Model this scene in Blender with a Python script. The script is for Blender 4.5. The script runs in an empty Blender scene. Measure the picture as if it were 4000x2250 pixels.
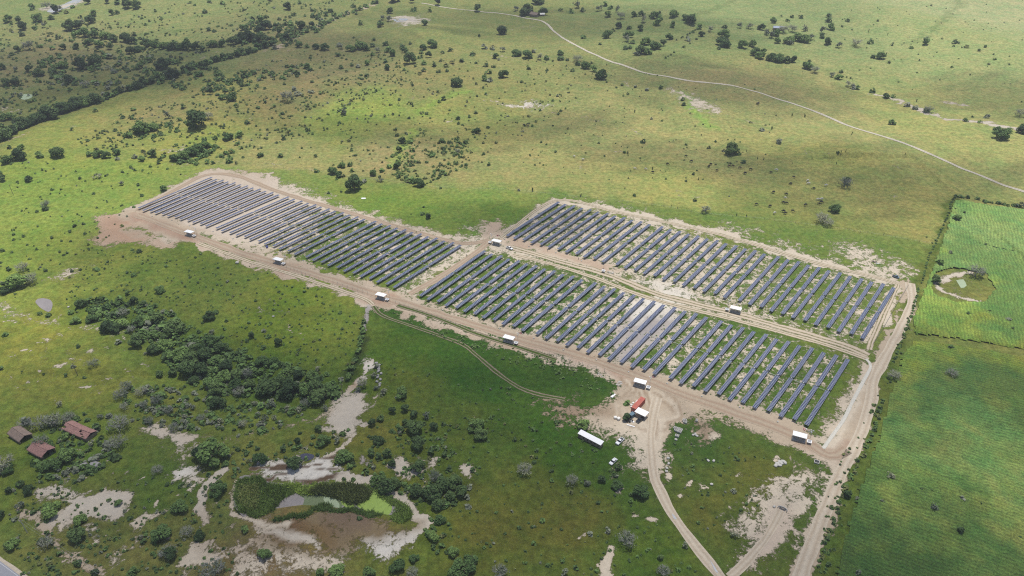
import bpy, bmesh, math, random
import numpy as np
from mathutils import Matrix, Vector
R = math.radians
C = bpy.context.scene.collection
SC = bpy.context.scene
random.seed(7); RNG = np.random.default_rng(7)

# ------------------------------------------------------------------ camera
CAM_H = 251.6; FPX = 2870.0; PITCH = R(33.9); ROLL = R(-0.5)
cd = bpy.data.cameras.new('camera'); cam = bpy.data.objects.new('camera', cd); C.objects.link(cam)
cd.sensor_width = 36.0; cd.lens = 36.0*FPX/4000.0; cd.clip_start = 1.0; cd.clip_end = 20000.0
U0 = Vector((0, math.sin(PITCH), math.cos(PITCH))); X0 = Vector((1, 0, 0))
RI = X0*math.cos(ROLL) + U0*math.sin(ROLL); UP = U0*math.cos(ROLL) - X0*math.sin(ROLL)
FW = Vector((0, math.cos(PITCH), -math.sin(PITCH)))
cam.matrix_world = Matrix(((RI.x, UP.x, -FW.x, 0), (RI.y, UP.y, -FW.y, 0), (RI.z, UP.z, -FW.z, CAM_H), (0, 0, 0, 1)))
SC.camera = cam

# ------------------------------------------------------------------ light, sky, exposure
SUN = Vector((0.10, 0.22, 1.0)).normalized()
sd = bpy.data.lights.new('sun', 'SUN'); sd.energy = 4.2; sd.angle = R(0.53); sd.color = (1.0, 0.965, 0.91)
sun = bpy.data.objects.new('sun', sd); C.objects.link(sun)
sun.rotation_euler = SUN.to_track_quat('Z', 'Y').to_euler()
w = bpy.data.worlds.new('World'); SC.world = w; w.use_nodes = True
nt = w.node_tree; sky = nt.nodes.new('ShaderNodeTexSky'); sky.sky_type = 'NISHITA'; sky.sun_disc = False
sky.sun_elevation = math.asin(SUN.z); sky.sun_rotation = math.atan2(SUN.x, SUN.y)
sky.dust_density = 2.0
nt.links.new(sky.outputs[0], nt.nodes['Background'].inputs[0]); nt.nodes['Background'].inputs[1].default_value = 0.10
SC.view_settings.view_transform = 'Standard'; SC.view_settings.look = 'None'
SC.view_settings.exposure = 0.0; SC.view_settings.gamma = 1.0
SC.cycles.max_bounces = 5; SC.cycles.volume_bounces = 0; SC.cycles.transparent_max_bounces = 8
SC.cycles.use_denoising = False; SC.cycles.filter_width = 1.15

# ------------------------------------------------------------------ numeric helpers
def lin(c):
    c = np.asarray(c, float)/255.0
    return np.where(c <= 0.04045, c/12.92, ((c+0.055)/1.055)**2.4)
def _lat(x, y, s):
    n = (x.astype(np.int64)*374761393 + y.astype(np.int64)*668265263 + s*1442695041) & 0xffffffff
    n = ((n ^ (n >> 13))*1274126177) & 0xffffffff
    return ((n ^ (n >> 16)) & 0xffff)/65535.0
def vnoise(x, y, s=0):
    x = np.asarray(x, float); y = np.asarray(y, float)
    xi = np.floor(x); yi = np.floor(y); fx = x-xi; fy = y-yi
    fx = fx*fx*(3-2*fx); fy = fy*fy*(3-2*fy)
    a = _lat(xi, yi, s); b = _lat(xi+1, yi, s); c = _lat(xi, yi+1, s); d = _lat(xi+1, yi+1, s)
    return (a*(1-fx)+b*fx)*(1-fy)+(c*(1-fx)+d*fx)*fy
def fbm(x, y, s=0, o=3):
    v = 0; a = 0.5; t = 0
    for i in range(o):
        v = v+a*vnoise(x*2**i, y*2**i, s+i*17); t += a; a *= 0.5
    return v/t

# terrain: level round the solar farm, gently rolling beyond it, with the pond basin and its dam
def _ray(dx, dy):
    x = (dx*4000/2576.0-2000)/FPX; y = -(dy*4000/2576.0-1125)/FPX
    d = RI*x+UP*y+FW
    return d
def _flat(dx, dy):
    d = _ray(dx, dy); t = -CAM_H/d.z
    return d.x*t, d.y*t
def segdist(x, y, pts):
    best = None
    for (ax, ay), (bx, by) in zip(pts[:-1], pts[1:]):
        ex, ey = bx-ax, by-ay; L = ex*ex+ey*ey+1e-9
        t = np.clip(((x-ax)*ex+(y-ay)*ey)/L, 0, 1)
        d = np.hypot(x-ax-t*ex, y-ay-t*ey)
        best = d if best is None else np.minimum(best, d)
    return best
FARM = [_flat(*p) for p in ((240, 540), (520, 445), (1200, 600), (1400, 505), (2290, 720), (2200, 950), (2080, 1160), (1650, 1100), (1000, 760), (240, 540))]
BASIN = [_flat(*p) for p in ((640, 1255), (760, 1258), (900, 1262), (985, 1288))]
DAM = [_flat(*p) for p in ((650, 1345), (760, 1320), (900, 1325), (1010, 1345))]
GUL = [_flat(*p) for p in ((230, 790), (400, 850), (520, 920), (700, 985), (820, 990))]
def H(x, y):
    x = np.asarray(x, float); y = np.asarray(y, float)
    r = np.clip((segdist(x, y, FARM)-25)/160.0, 0, 1)
    ins = (y > 300) & (y < 560) & (x > -260) & (x < 330)
    r = np.where(ins, np.minimum(r, np.clip((segdist(x, y, FARM)-60)/400, 0, 1)), r)
    z = r*((fbm(x/190, y/190, 3, 2)-0.5)*24+(fbm(x/45, y/45, 9, 2)-0.5)*5.0)
    z = z-1.8*np.exp(-(segdist(x, y, BASIN)/13.0)**2)+2.6*np.exp(-(segdist(x, y, DAM)/11.0)**2)
    z = z-3.0*np.exp(-(segdist(x, y, GUL)/22.0)**2)
    return z
def G(dx, dy):
    """a point of the ground seen at (dx, dy) of the 2576 px wide view of the place"""
    d = _ray(dx, dy); z = 0.0
    for _ in range(5):
        t = (z-CAM_H)/d.z; x = d.x*t; y = d.y*t; z = float(H(x, y))
    return Vector((x, y, z))
def mpp(dx, dy):
    """metres across one source pixel there"""
    g = G(dx, dy); return (g-Vector((0, 0, CAM_H))).dot(FW)/FPX

# ------------------------------------------------------------------ objects
def tag(o, label=None, cat=None, group=None, kind=None):
    if label: o['label'] = label
    if cat: o['category'] = cat
    if group: o['group'] = group
    if kind: o['kind'] = kind
    return o
def link(o, parent=None):
    C.objects.link(o)
    if parent: o.parent = parent
    return o
def empty(name, loc=(0, 0, 0), rz=0.0):
    o = bpy.data.objects.new(name, None); o.location = loc; o.rotation_euler = (0, 0, rz); o.empty_display_size = 0.5
    return link(o)
def mesh_np(name, V, F, mats=(), mi=None, smooth=False):
    me = bpy.data.meshes.new(name); V = np.asarray(V, np.float32); F = np.asarray(F, np.int32); k = F.shape[1]
    me.vertices.add(len(V)); me.vertices.foreach_set('co', V.ravel())
    me.loops.add(F.size); me.loops.foreach_set('vertex_index', F.ravel())
    me.polygons.add(len(F)); me.polygons.foreach_set('loop_start', np.arange(0, F.size, k, dtype=np.int32))
    for m in mats: me.materials.append(m)
    if mi is not None: me.polygons.foreach_set('material_index', np.asarray(mi, np.int32))
    if smooth: me.polygons.foreach_set('use_smooth', np.ones(len(F), bool))
    me.update(calc_edges=True); return me
class MB:
    def __init__(s): s.v = []; s.f = []; s.m = []
    def add(s, vs, fs, m=0):
        n = len(s.v); s.v += [tuple(v) for v in vs]; s.f += [tuple(i+n for i in f) for f in fs]; s.m += [m]*len(fs)
    def box(s, c, d, m=0, rz=0.0, top=1.0, topy=None):
        x, y, z = d[0]/2, d[1]/2, d[2]/2; ty = top if topy is None else topy
        P = [(-x, -y, -z), (x, -y, -z), (x, y, -z), (-x, y, -z), (-x*top, -y*ty, z), (x*top, -y*ty, z), (x*top, y*ty, z), (-x*top, y*ty, z)]
        cr, sr = math.cos(rz), math.sin(rz)
        s.add([(c[0]+a*cr-b*sr, c[1]+a*sr+b*cr, c[2]+e) for a, b, e in P],
              [(0, 3, 2, 1), (4, 5, 6, 7), (0, 1, 5, 4), (1, 2, 6, 5), (2, 3, 7, 6), (3, 0, 4, 7)], m)
    def tube(s, a, b, r0, r1=None, n=6, m=0):
        a = Vector(a); b = Vector(b); r1 = r0 if r1 is None else r1
        d = (b-a).normalized(); u = d.orthogonal().normalized(); v = d.cross(u)
        P = []
        for q, r in ((a, r0), (b, r1)):
            for i in range(n):
                t = 2*math.pi*i/n; P.append(q+u*(r*math.cos(t))+v*(r*math.sin(t)))
        s.add(P, [(i, (i+1) % n, n+(i+1) % n, n+i) for i in range(n)]+[tuple(range(n-1, -1, -1)), tuple(range(n, 2*n))], m)
    def prism(s, prof, y0, y1, m=0, inset=0.0, cx=0.0, cz=0.0):
        """profile in x,z between y0 and y1"""
        n = len(prof); P = [(x, y0, z) for x, z in prof]+[(x, y1, z) for x, z in prof]
        s.add(P, [(i, (i+1) % n, n+(i+1) % n, n+i) for i in range(n)]+[tuple(range(n-1, -1, -1)), tuple(range(n, 2*n))], m)
    def mesh(s, name, mats, smooth=False):
        me = bpy.data.meshes.new(name); me.from_pydata(s.v, [], s.f)
        for q in (mats if isinstance(mats, (list, tuple)) else [mats]): me.materials.append(q)
        me.polygons.foreach_set('material_index', s.m)
        if smooth: me.polygons.foreach_set('use_smooth', [True]*len(s.f))
        me.update(); return me
    def build(s, name, mats, parent=None, loc=(0, 0, 0), rz=0.0, smooth=False, bevel=0.0):
        o = bpy.data.objects.new(name, s.mesh(name, mats, smooth)); o.location = loc; o.rotation_euler = (0, 0, rz)
        if bevel:
            b = o.modifiers.new('bevel', 'BEVEL'); b.width = bevel; b.segments = 2; b.limit_method = 'ANGLE'
        return link(o, parent)
def kids(o): return [c for c in C.objects if c.parent == o]
def dup(o, loc, rz=None, scale=None, _kids=None):
    ks = _kids if _kids is not None else kids(o)
    r = o.copy(); C.objects.link(r); r.location = loc
    if rz is not None: r.rotation_euler = (0, 0, rz)
    if scale is not None: r.scale = scale
    for ch, gs in [(c, kids(c)) for c in ks] if _kids is None else [(c, ()) for c in ks]:
        c = ch.copy(); C.objects.link(c); c.parent = r
        for g in gs:
            d = g.copy(); C.objects.link(d); d.parent = c
    return r
ONES = ['', 'first', 'second', 'third', 'fourth', 'fifth', 'sixth', 'seventh', 'eighth', 'ninth', 'tenth', 'eleventh', 'twelfth', 'thirteenth', 'fourteenth', 'fifteenth', 'sixteenth', 'seventeenth', 'eighteenth', 'nineteenth']
TENS = {2: 'twent', 3: 'thirt', 4: 'fort', 5: 'fift', 6: 'sixt', 7: 'sevent', 8: 'eight', 9: 'ninet'}
def nth(n):
    if n < 20: return ONES[n]
    if n % 10 == 0: return TENS[n//10]+'ieth'
    return TENS[n//10]+'y-'+ONES[n % 10]

# ------------------------------------------------------------------ materials
def newmat(name):
    m = bpy.data.materials.new(name); m.use_nodes = True
    t = m.node_tree; b = t.nodes['Principled BSDF']; return m, t, b
def mth(t, op, a, b=None, c=None, clamp=False):
    n = t.nodes.new('ShaderNodeMath'); n.operation = op; n.use_clamp = clamp
    for i, q in enumerate((a, b, c)):
        if q is None: continue
        if isinstance(q, (int, float)): n.inputs[i].default_value = q
        else: t.links.new(q, n.inputs[i])
    return n.outputs[0]
def noise(t, co, scale, detail=3.0, rough=0.6, dist=0.0):
    n = t.nodes.new('ShaderNodeTexNoise'); n.inputs['Scale'].default_value = scale
    n.inputs['Detail'].default_value = detail; n.inputs['Roughness'].default_value = rough; n.inputs['Distortion'].default_value = dist
    if co is not None: t.links.new(co, n.inputs['Vector'])
    return n.outputs['Fac']
def mixc(t, f, a, b, mode='MIX'):
    n = t.nodes.new('ShaderNodeMix'); n.data_type = 'RGBA'; n.blend_type = mode
    for i, q in ((0, f), (6, a), (7, b)):
        if isinstance(q, (int, float)): n.inputs[i].default_value = q
        elif isinstance(q, (tuple, list, np.ndarray)): n.inputs[i].default_value = (*[float(v) for v in q[:3]], 1)
        else: t.links.new(q, n.inputs[i])
    return n.outputs[2]
def scalec(t, col, f):
    n = t.nodes.new('ShaderNodeVectorMath'); n.operation = 'SCALE'
    t.links.new(col, n.inputs[0]); t.links.new(f, n.inputs['Scale']); return n.outputs[0]
def bump(t, b, h, strength=0.5, dist=0.3):
    n = t.nodes.new('ShaderNodeBump'); n.inputs['Strength'].default_value = strength; n.inputs['Distance'].default_value = dist
    t.links.new(h, n.inputs['Height']); t.links.new(n.outputs[0], b.inputs['Normal'])
def simple(name, col, rough=0.6, metal=0.0, var=0.15, sc=3.0, spec=0.5, bmp=0.0):
    m, t, b = newmat(name); co = t.nodes.new('ShaderNodeTexCoord').outputs['Object']
    f = noise(t, co, sc, 4); f2 = mth(t, 'MULTIPLY_ADD', f, 2*var, 1-var)
    rgb = t.nodes.new('ShaderNodeRGB'); rgb.outputs[0].default_value = (*col, 1)
    t.links.new(scalec(t, rgb.outputs[0], f2), b.inputs['Base Color'])
    b.inputs['Roughness'].default_value = rough; b.inputs['Metallic'].default_value = metal; b.inputs['Specular IOR Level'].default_value = spec
    if bmp: bump(t, b, f, bmp, 0.1)
    return m
def pos(t): return t.nodes.new('ShaderNodeNewGeometry').outputs['Position']
def leafmat(name, col, var=0.35):
    m, t, b = newmat(name); g = t.nodes.new('ShaderNodeNewGeometry'); oi = t.nodes.new('ShaderNodeObjectInfo')
    f = noise(t, g.outputs['Position'], 0.9, 3)
    a = mth(t, 'MULTIPLY_ADD', f, 2*var*1.6, 1-var*1.6)
    a = mth(t, 'MULTIPLY', a, mth(t, 'MULTIPLY_ADD', oi.outputs['Random'], 0.8, 0.6))
    rp = mth(t, 'MULTIPLY_ADD', g.outputs['Random Per Island'], 0.7, 0.65)
    a = mth(t, 'MULTIPLY', a, rp)
    c2 = (col[0]*1.35, col[1]*1.1, col[2]*0.95)
    base = mixc(t, oi.outputs['Random'], col, c2)
    t.links.new(scalec(t, base, a), b.inputs['Base Color'])
    b.inputs['Roughness'].default_value = 0.75; b.inputs['Specular IOR Level'].default_value = 0.25
    tr = t.nodes.new('ShaderNodeBsdfTranslucent'); t.links.new(scalec(t, base, a), tr.inputs[0])
    mx = t.nodes.new('ShaderNodeMixShader'); mx.inputs[0].default_value = 0.25
    t.links.new(b.outputs[0], mx.inputs[1]); t.links.new(tr.outputs[0], mx.inputs[2])
    t.links.new(mx.outputs[0], t.nodes['Material Output'].inputs[0]); return m
M = {}
M['white'] = simple('white_sheet', (0.82, 0.82, 0.82), 0.5, 0, 0.04)
M['galv'] = simple('galvanised_steel', (0.50, 0.52, 0.54), 0.4, 0.7, 0.1)
M['steel'] = simple('dull_steel', (0.33, 0.34, 0.36), 0.5, 0.4, 0.1)
M['dark'] = simple('dark_metal', (0.03, 0.03, 0.035), 0.5, 0, 0.2)
M['black'] = simple('black_plastic', (0.015, 0.015, 0.017), 0.4, 0, 0.2)
M['carwhite'] = simple('white_car_paint', (0.78, 0.79, 0.80), 0.25, 0, 0.02)
M['carblack'] = simple('black_car_paint', (0.02, 0.022, 0.03), 0.2, 0, 0.1)
M['carglass'] = simple('car_glass', (0.02, 0.025, 0.03), 0.08, 0, 0.02)
M['tyre'] = simple('tyre_rubber', (0.02, 0.02, 0.02), 0.8, 0, 0.2)
M['conc'] = simple('pale_concrete', (0.43, 0.415, 0.38), 0.85, 0, 0.15)
M['wood'] = simple('weathered_wood', (0.16, 0.13, 0.10), 0.85, 0, 0.25)
M['orange'] = simple('orange_container_paint', (0.46, 0.12, 0.085), 0.55, 0, 0.15, 1.2)
M['blue'] = simple('blue_grey_paint', (0.09, 0.16, 0.21), 0.5, 0, 0.15)
M['barrel'] = simple('blue_plastic', (0.03, 0.05, 0.28), 0.4, 0, 0.05)
M['red'] = simple('faded_red_paint', (0.45, 0.12, 0.13), 0.5, 0, 0.15)
M['bag'] = simple('white_sack', (0.70, 0.68, 0.64), 0.8, 0, 0.12, 2.0, bmp=0.3)
M['rock'] = simple('grey_rock', (0.30, 0.29, 0.28), 0.9, 0, 0.3, 0.8, bmp=0.6)
M['tile'] = simple('weathered_clay_tile', (0.30, 0.165, 0.14), 0.9, 0, 0.75, 1.6, bmp=0.8)
M['tileold'] = simple('greyed_clay_tile', (0.21, 0.155, 0.125), 0.9, 0, 0.45, 0.9, bmp=0.8)
M['adobe'] = simple('adobe_wall', (0.28, 0.21, 0.16), 0.9, 0, 0.2)
M['bluesheet'] = simple('blue_roof_sheet', (0.22, 0.27, 0.36), 0.4, 0, 0.1)
M['bark'] = simple('bark', (0.13, 0.105, 0.085), 0.9, 0, 0.3)
M['greybark'] = simple('pale_grey_bark', (0.34, 0.33, 0.31), 0.9, 0, 0.2)
M['cable'] = simple('pale_cable_tray', (0.55, 0.58, 0.5), 0.6, 0, 0.1)
M['skin'] = simple('skin', (0.30, 0.17, 0.11), 0.6, 0, 0.05)
M['shirt'] = simple('dark_shirt', (0.05, 0.05, 0.08), 0.8, 0, 0.1)
M['jeans'] = simple('dark_trousers', (0.03, 0.035, 0.06), 0.8, 0, 0.1)
M['cowblack'] = simple('black_hide', (0.012, 0.011, 0.010), 0.7, 0, 0.2)
M['cowwhite'] = simple('white_hide', (0.66, 0.62, 0.55), 0.7, 0, 0.1)
M['cowbrown'] = simple('brown_hide', (0.09, 0.05, 0.03), 0.7, 0, 0.2)
M['ld'] = leafmat('dark_foliage', (0.070, 0.130, 0.046))
M['lg'] = leafmat('green_foliage', (0.108, 0.200, 0.062))
M['ly'] = leafmat('grey_foliage', (0.19, 0.235, 0.175))
M['lo'] = leafmat('olive_foliage', (0.15, 0.19, 0.07))
M['reed'] = leafmat('reed_green', (0.19, 0.30, 0.06))
M['reedbank'] = leafmat('bank_reed', (0.075, 0.14, 0.03))
M['reedark'] = leafmat('dark_reed', (0.15, 0.20, 0.065))
def watermat(name, col, rough=0.12, sc=0.15):
    m, t, b = newmat(name); p = pos(t); f = noise(t, p, sc, 4)
    rgb = t.nodes.new('ShaderNodeRGB'); rgb.outputs[0].default_value = (*col, 1)
    t.links.new(scalec(t, rgb.outputs[0], mth(t, 'MULTIPLY_ADD', f, 0.5, 0.75)), b.inputs['Base Color'])
    b.inputs['Roughness'].default_value = rough; bump(t, b, noise(t, p, 1.5, 2), 0.05, 0.05); return m
M['mudwater'] = watermat('muddy_water', (0.26, 0.235, 0.225))
M['darkwater'] = watermat('dark_water', (0.06, 0.06, 0.09))
M['palewater'] = watermat('pale_water', (0.42, 0.43, 0.44), 0.2)
M['scum'] = watermat('pale_green_scum', (0.30, 0.37, 0.23), 0.6)
M['algae'] = watermat('bright_green_algae', (0.23, 0.34, 0.05), 0.6, 0.6)
M['weed'] = watermat('dull_floating_weed', (0.12, 0.16, 0.07), 0.7, 0.5)
# ------------------------------------------------------------------ the ground: one sheet out to the horizon
SAND, PALE, PINK, BROWN, GREY, WHITE, GP, BARE = [lin(c)/1.5 for c in ((200, 182, 158), (222, 208, 186), (202, 178, 154), (158, 136, 112), (172, 166, 164), (228, 222, 210), (192, 182, 166), (214, 199, 181))]
GP = GP*1.35; WHITE = WHITE*1.1
def axis(segs):
    out = [segs[0][0]]
    for a, b, s0, s1 in segs:
        x = a
        while x < b-1e-6:
            t = (x-a)/(b-a); x = min(b, x+s0+(s1-s0)*t); out.append(x)
    return np.array(out)
AX = axis([(-9000, -1300, 900, 60), (-1300, -760, 40, 4), (-760, -330, 3.4, 2.4), (-330, 370, 1.3, 1.3), (370, 800, 2.4, 3.4), (800, 1300, 4, 40), (1300, 9000, 60, 900)])
AY = axis([(-2500, 60, 300, 12), (60, 140, 8, 1.4), (140, 480, 1.25, 1.35), (480, 1150, 1.4, 4.2), (1150, 2200, 4.5, 40), (2200, 14000, 60, 900)])
GX, GY = np.meshgrid(AX, AY); gx = GX.ravel(); gy = GY.ravel(); gz = H(gx, gy)
near = (np.abs(gx) < 1000) & (gy > 120) & (gy < 1500)
wamp = 0.6+gy.clip(150, 1200)/260.0
wx = gx+(fbm(gx/9, gy/9, 31, 4)-0.5)*6.0*wamp; wy = gy+(fbm(gx/9, gy/9, 77, 4)-0.5)*6.0*wamp
cov = np.full(len(gx), 0.075); soil = np.tile(SAND, (len(gx), 1)); 
# grass tones by place, own colour plus cloud shade left in (world positions)
ILL = lambda x, y: 1.0
CP = """2400,100,170,188,124 2000,60,150,170,112 2520,300,168,180,112 1700,100,138,156,98 1500,300,160,168,108 1100,200,148,153,95 1100,330,156,172,92 900,280,150,175,85
600,120,132,146,92 300,60,150,165,105 100,150,126,136,88 200,330,150,163,85 400,350,156,172,86 700,400,160,166,106 1000,400,164,165,110 1300,420,162,167,106 1700,400,172,178,114
1700,470,166,178,98 2100,300,170,178,115 2100,450,165,175,98 2250,550,146,154,84 1900,540,122,142,66 100,480,135,165,75 250,500,142,168,82 100,620,128,160,66 300,650,112,138,58
1000,500,124,152,70 1200,490,145,170,90 1250,560,95,122,52 500,640,92,120,48 800,690,112,140,50 700,800,98,126,44 100,850,122,142,58 200,1000,112,134,54 100,1100,94,120,46
400,1150,94,116,52 1000,900,80,112,38 1200,950,62,102,34 1250,800,74,108,40 1200,1150,74,102,36 1400,1250,82,100,40 1250,1350,84,102,40 1600,1350,74,104,36 1400,1100,62,98,30
1800,1250,82,104,42 1700,1150,62,96,38 2130,1300,70,100,40 1700,620,95,120,55 2000,650,92,118,50 1900,900,82,112,44 1400,730,72,106,44 900,620,110,125,62 2100,950,92,118,50
600,500,140,150,90 300,1400,100,118,58 650,1400,112,108,72 900,1120,104,118,52 1100,1250,92,114,44 2200,600,128,142,72 2000,590,120,140,66 2300,300,172,182,112 1900,200,158,164,106
1800,20,150,172,112 700,250,132,134,84 500,250,146,152,88 150,250,120,132,78 50,60,140,160,96 1200,60,140,154,92 850,150,128,140,88 1300,150,150,160,100 2500,30,182,196,142"""
CP = [list(map(float, q.split(','))) for q in CP.split()]
cpx = np.array([G(a[0], a[1])[:2] for a in CP]); cpc = np.array([lin(a[2:])/1.5 for a in CP])
sel = np.where(near)[0]; gcol = np.tile(cpc.mean(0), (len(gx), 1))
def rbf(x, y, P, Cc):
    num = np.zeros((len(x), 3)); den = np.zeros(len(x))
    for (px, py), c in zip(P, Cc):
        s = 1.0/max(py, 150.0)
        d2 = ((x-px)*s)**2+((y-py)*s)**2*0.5+0.0009
        wgt = 1.0/(d2*d2); num += wgt[:, None]*c; den += wgt
    return num/den[:, None]
far_i = np.where(~near)[0]
cpc *= np.array([1.04, .98, 1.0])
for _i, a_ in enumerate(CP):
    if a_[1] > 600: cpc[_i] *= np.array([1.28, 1.16, 1.2])
    if a_[1] > 440 and a_[0] < 400: cpc[_i] *= np.array([1.05, 1.0, 1.1])
gcol[far_i] = rbf(gx[far_i].clip(-1100, 1100), gy[far_i].clip(120, 1500), cpx, cpc)
gcol[sel] = rbf(wx[sel]+(fbm(gx[sel]/40, gy[sel]/40, 5)-0.5)*50, wy[sel]+(fbm(gx[sel]/40, gy[sel]/40, 6)-0.5)*50, cpx, cpc)
def world(pts): return [tuple(G(*p)[:2]) for p in pts]
def sdpoly(x, y, P):
    P = list(P); d = segdist(x, y, P+[P[0]]); ins = np.zeros(len(x), bool)
    n = len(P)
    for i in range(n):
        x1, y1 = P[i]; x2, y2 = P[(i+1) % n]
        if y1 == y2: continue
        c = ((y1 > y) != (y2 > y)) & (x < (x2-x1)*(y-y1)/(y2-y1)+x1); ins ^= c
    return np.where(ins, -d, d)
def _region(P, m):
    a = np.array(P); lo = a.min(0)-m; hi = a.max(0)+m
    return np.where((gx > lo[0]) & (gx < hi[0]) & (gy > lo[1]) & (gy < hi[1]))[0]
def _apply(i, a, c, s, tint):
    if tint is not None: gcol[i] += a[:, None]*(tint-gcol[i])
    if c is not None: cov[i] += a*(c-cov[i])
    if s is not None: soil[i] += (a/np.maximum(a, 1e-6)*np.sqrt(a))[:, None]*(s-soil[i])
def area(pts, c=None, s=None, e=3.5, tint=None, a=1.0, raw=False):
    P = pts if raw else world(pts); e = (e if c is None else e*1.7+1.5)*(0.5+np.mean([p[1] for p in P])/500); i = _region(P, e+12)
    if len(i) == 0: return
    d = sdpoly(wx[i], wy[i], P); _apply(i, np.clip(0.5-d/(2*e), 0, 1)*a, c, s, tint)
def stroke(pts, wd, c=None, s=None, e=1.2, tint=None, a=1.0, raw=False, calm=False):
    P = pts if raw else world(pts); e = e*(0.5+np.mean([p[1] for p in P])/500); i = _region(P, wd+e+12)
    if len(i) == 0: return
    if calm: d = segdist(0.8*gx[i]+0.2*wx[i], 0.8*gy[i]+0.2*wy[i], P)-wd/2
    else: d = segdist(wx[i], wy[i], P)-wd/2
    _apply(i, np.clip(0.5-d/(2*e), 0, 1)*a, c, s, tint)
def c1(L): return [(644+x*.3539, 1094.8+y*.3539) for x, y in L]
def c3(L): return [(x*.5896, 966+y*.5896) for x, y in L]
T = lambda *c: lin(c)/1.5
# thin cattle paths and drainage lines
for q in ([(1290, 560), (1400, 480)][:0], [(1130, 300), (1300, 300), (1500, 340), (1700, 400)], [(1520, 480), (1700, 478), (1850, 490)], [(980, 380), (1060, 420), (1120, 470)], [(1100, 60), (1080, 130), (1060, 180)], [(600, 820), (760, 870), (900, 893), (1100, 895), (1290, 868)], [(1340, 430), (1420, 300), (1380, 290)], [(1600, 330), (1700, 380), (1800, 410)], [(160, 500), (330, 520)], [(2380, 240), (2460, 255)], [(2480, 110), (2300, 180)], [(1900, 310), (2000, 330), (2040, 420)]):
    if q: stroke(q, .5, .42, SAND, 1.0, calm=True)
for q in ([(2420, 0), (2350, 70), (2290, 110)], [(640, 40), (560, 70), (420, 80)], [(1850, 0), (1750, 40)], [(1100, 780), (1350, 870), (1540, 960)]): stroke(q, 2, tint=T(96, 118, 62), e=3, a=.7)
# green ground
area([(190, 770), (300, 740), (420, 780), (470, 800), (480, 830), (560, 850), (620, 885), (760, 930), (860, 950), (850, 1000), (760, 1015), (640, 1000), (560, 1010), (520, 960), (430, 930), (400, 870), (320, 850), (270, 820)], tint=T(70, 100, 36), e=14, a=.85)
stroke([(1390, 488), (1650, 528), (1900, 568), (2200, 600), (2350, 625)], 11, tint=T(104, 138, 60), e=4)
stroke([(1090, 1010), (1200, 1060), (1250, 1180)], 20, tint=T(96, 112, 48), e=10, a=.6)
stroke([(1040, 330), (1030, 350), (1000, 390), (985, 420)], 6, tint=T(150, 200, 70), e=3)
stroke([(1165, 230), (1110, 250), (1060, 280)], 7, tint=T(150, 182, 84), e=4)
stroke([(1715, 235), (1760, 285), (1790, 320)], 5, tint=T(140, 190, 84), e=3)
stroke([(950, 770), (1060, 815), (1200, 850), (1330, 880), (1450, 925), (1560, 965)], 12, tint=T(62, 100, 36), e=6)
area([(1400, 870), (1560, 940), (1540, 1010), (1440, 1010), (1330, 985)], tint=T(66, 98, 36), e=8)
area([(60, 1120), (260, 1080), (360, 1190), (200, 1240), (60, 1200)], tint=T(92, 130, 42), e=14, a=.6)
area([(330, 1180), (520, 1190), (520, 1240), (380, 1260)], tint=T(80, 122, 36), e=10, a=.8)
area(c3([(560, 430), (720, 450), (700, 560), (600, 540)]), tint=T(76, 122, 34), e=6, a=.8)
area([(1000, 780), (930, 900), (1150, 1000), (1330, 1100), (1500, 1180), (1600, 1200), (1520, 1080), (1380, 1010), (1200, 900)], tint=T(64, 104, 34), e=14, a=.55)
for p in ((1010, 950), (1180, 1240), (1450, 1300), (1330, 1320), (1700, 1200), (1750, 1300), (1870, 1200), (1440, 1360), (1200, 1330), (1950, 1180)):
    area([(p[0]-50, p[1]-15), (p[0]+40, p[1]-30), (p[0]+60, p[1]+20), (p[0]-30, p[1]+30)], tint=T(112, 110, 50), e=14, a=.55)
# the fields change colour at their fences
area([(640, 424), (784, 429), (869, 446), (993, 460), (1100, 472), (1279, 480), (1395, 492), (1262, 592), (1150, 592), (900, 535), (700, 478), (560, 440)], tint=T(122, 152, 64), e=2, a=.6)
area([(0, 398), (170, 396), (420, 412), (640, 420), (520, 440), (340, 530), (240, 545), (100, 640), (0, 700)], tint=T(142, 168, 76), e=2, a=.5)
area([(1395, 490), (1563, 507), (1688, 524), (1923, 550), (2107, 575), (2342, 614), (2310, 720), (2250, 700), (2050, 655), (1800, 582), (1560, 530), (1398, 500)], tint=T(112, 138, 62), e=2, a=.75)
area([(640, 420), (993, 458), (1395, 488), (1690, 521), (2107, 572), (2342, 611), (2395, 500), (2000, 380), (1500, 300), (1000, 380)], tint=T(172, 172, 112), e=18, a=.35)
area([(1040, 750), (1215, 640), (1700, 770), (2145, 905), (2025, 1080), (1350, 850)], tint=T(84, 118, 44), e=3, a=.6)
area([(850, 530), (1165, 615), (1010, 735), (740, 655)], tint=T(92, 124, 50), e=4, a=.6)
area([(1400, 505), (2050, 665), (2255, 715), (2180, 860), (1520, 660), (1270, 600)], tint=T(100, 130, 56), e=3, a=.6)
# drier, browner pasture
for q in ([(0, 60), (250, 70), (330, 170), (0, 190)], [(560, 60), (760, 40), (900, 120), (720, 170)], [(650, 170), (1000, 140), (1020, 220), (760, 260)], [(1650, 180), (1900, 190), (1950, 240), (1750, 230)], [(950, 330), (1200, 300), (1180, 450), (960, 440)], [(250, 300), (450, 240), (520, 290), (330, 370)]):
    area(q, tint=T(152, 140, 104), e=22, a=.5)
area([(0, 60), (250, 70), (330, 170), (0, 190)], c=.12, s=BROWN, e=20)
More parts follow.
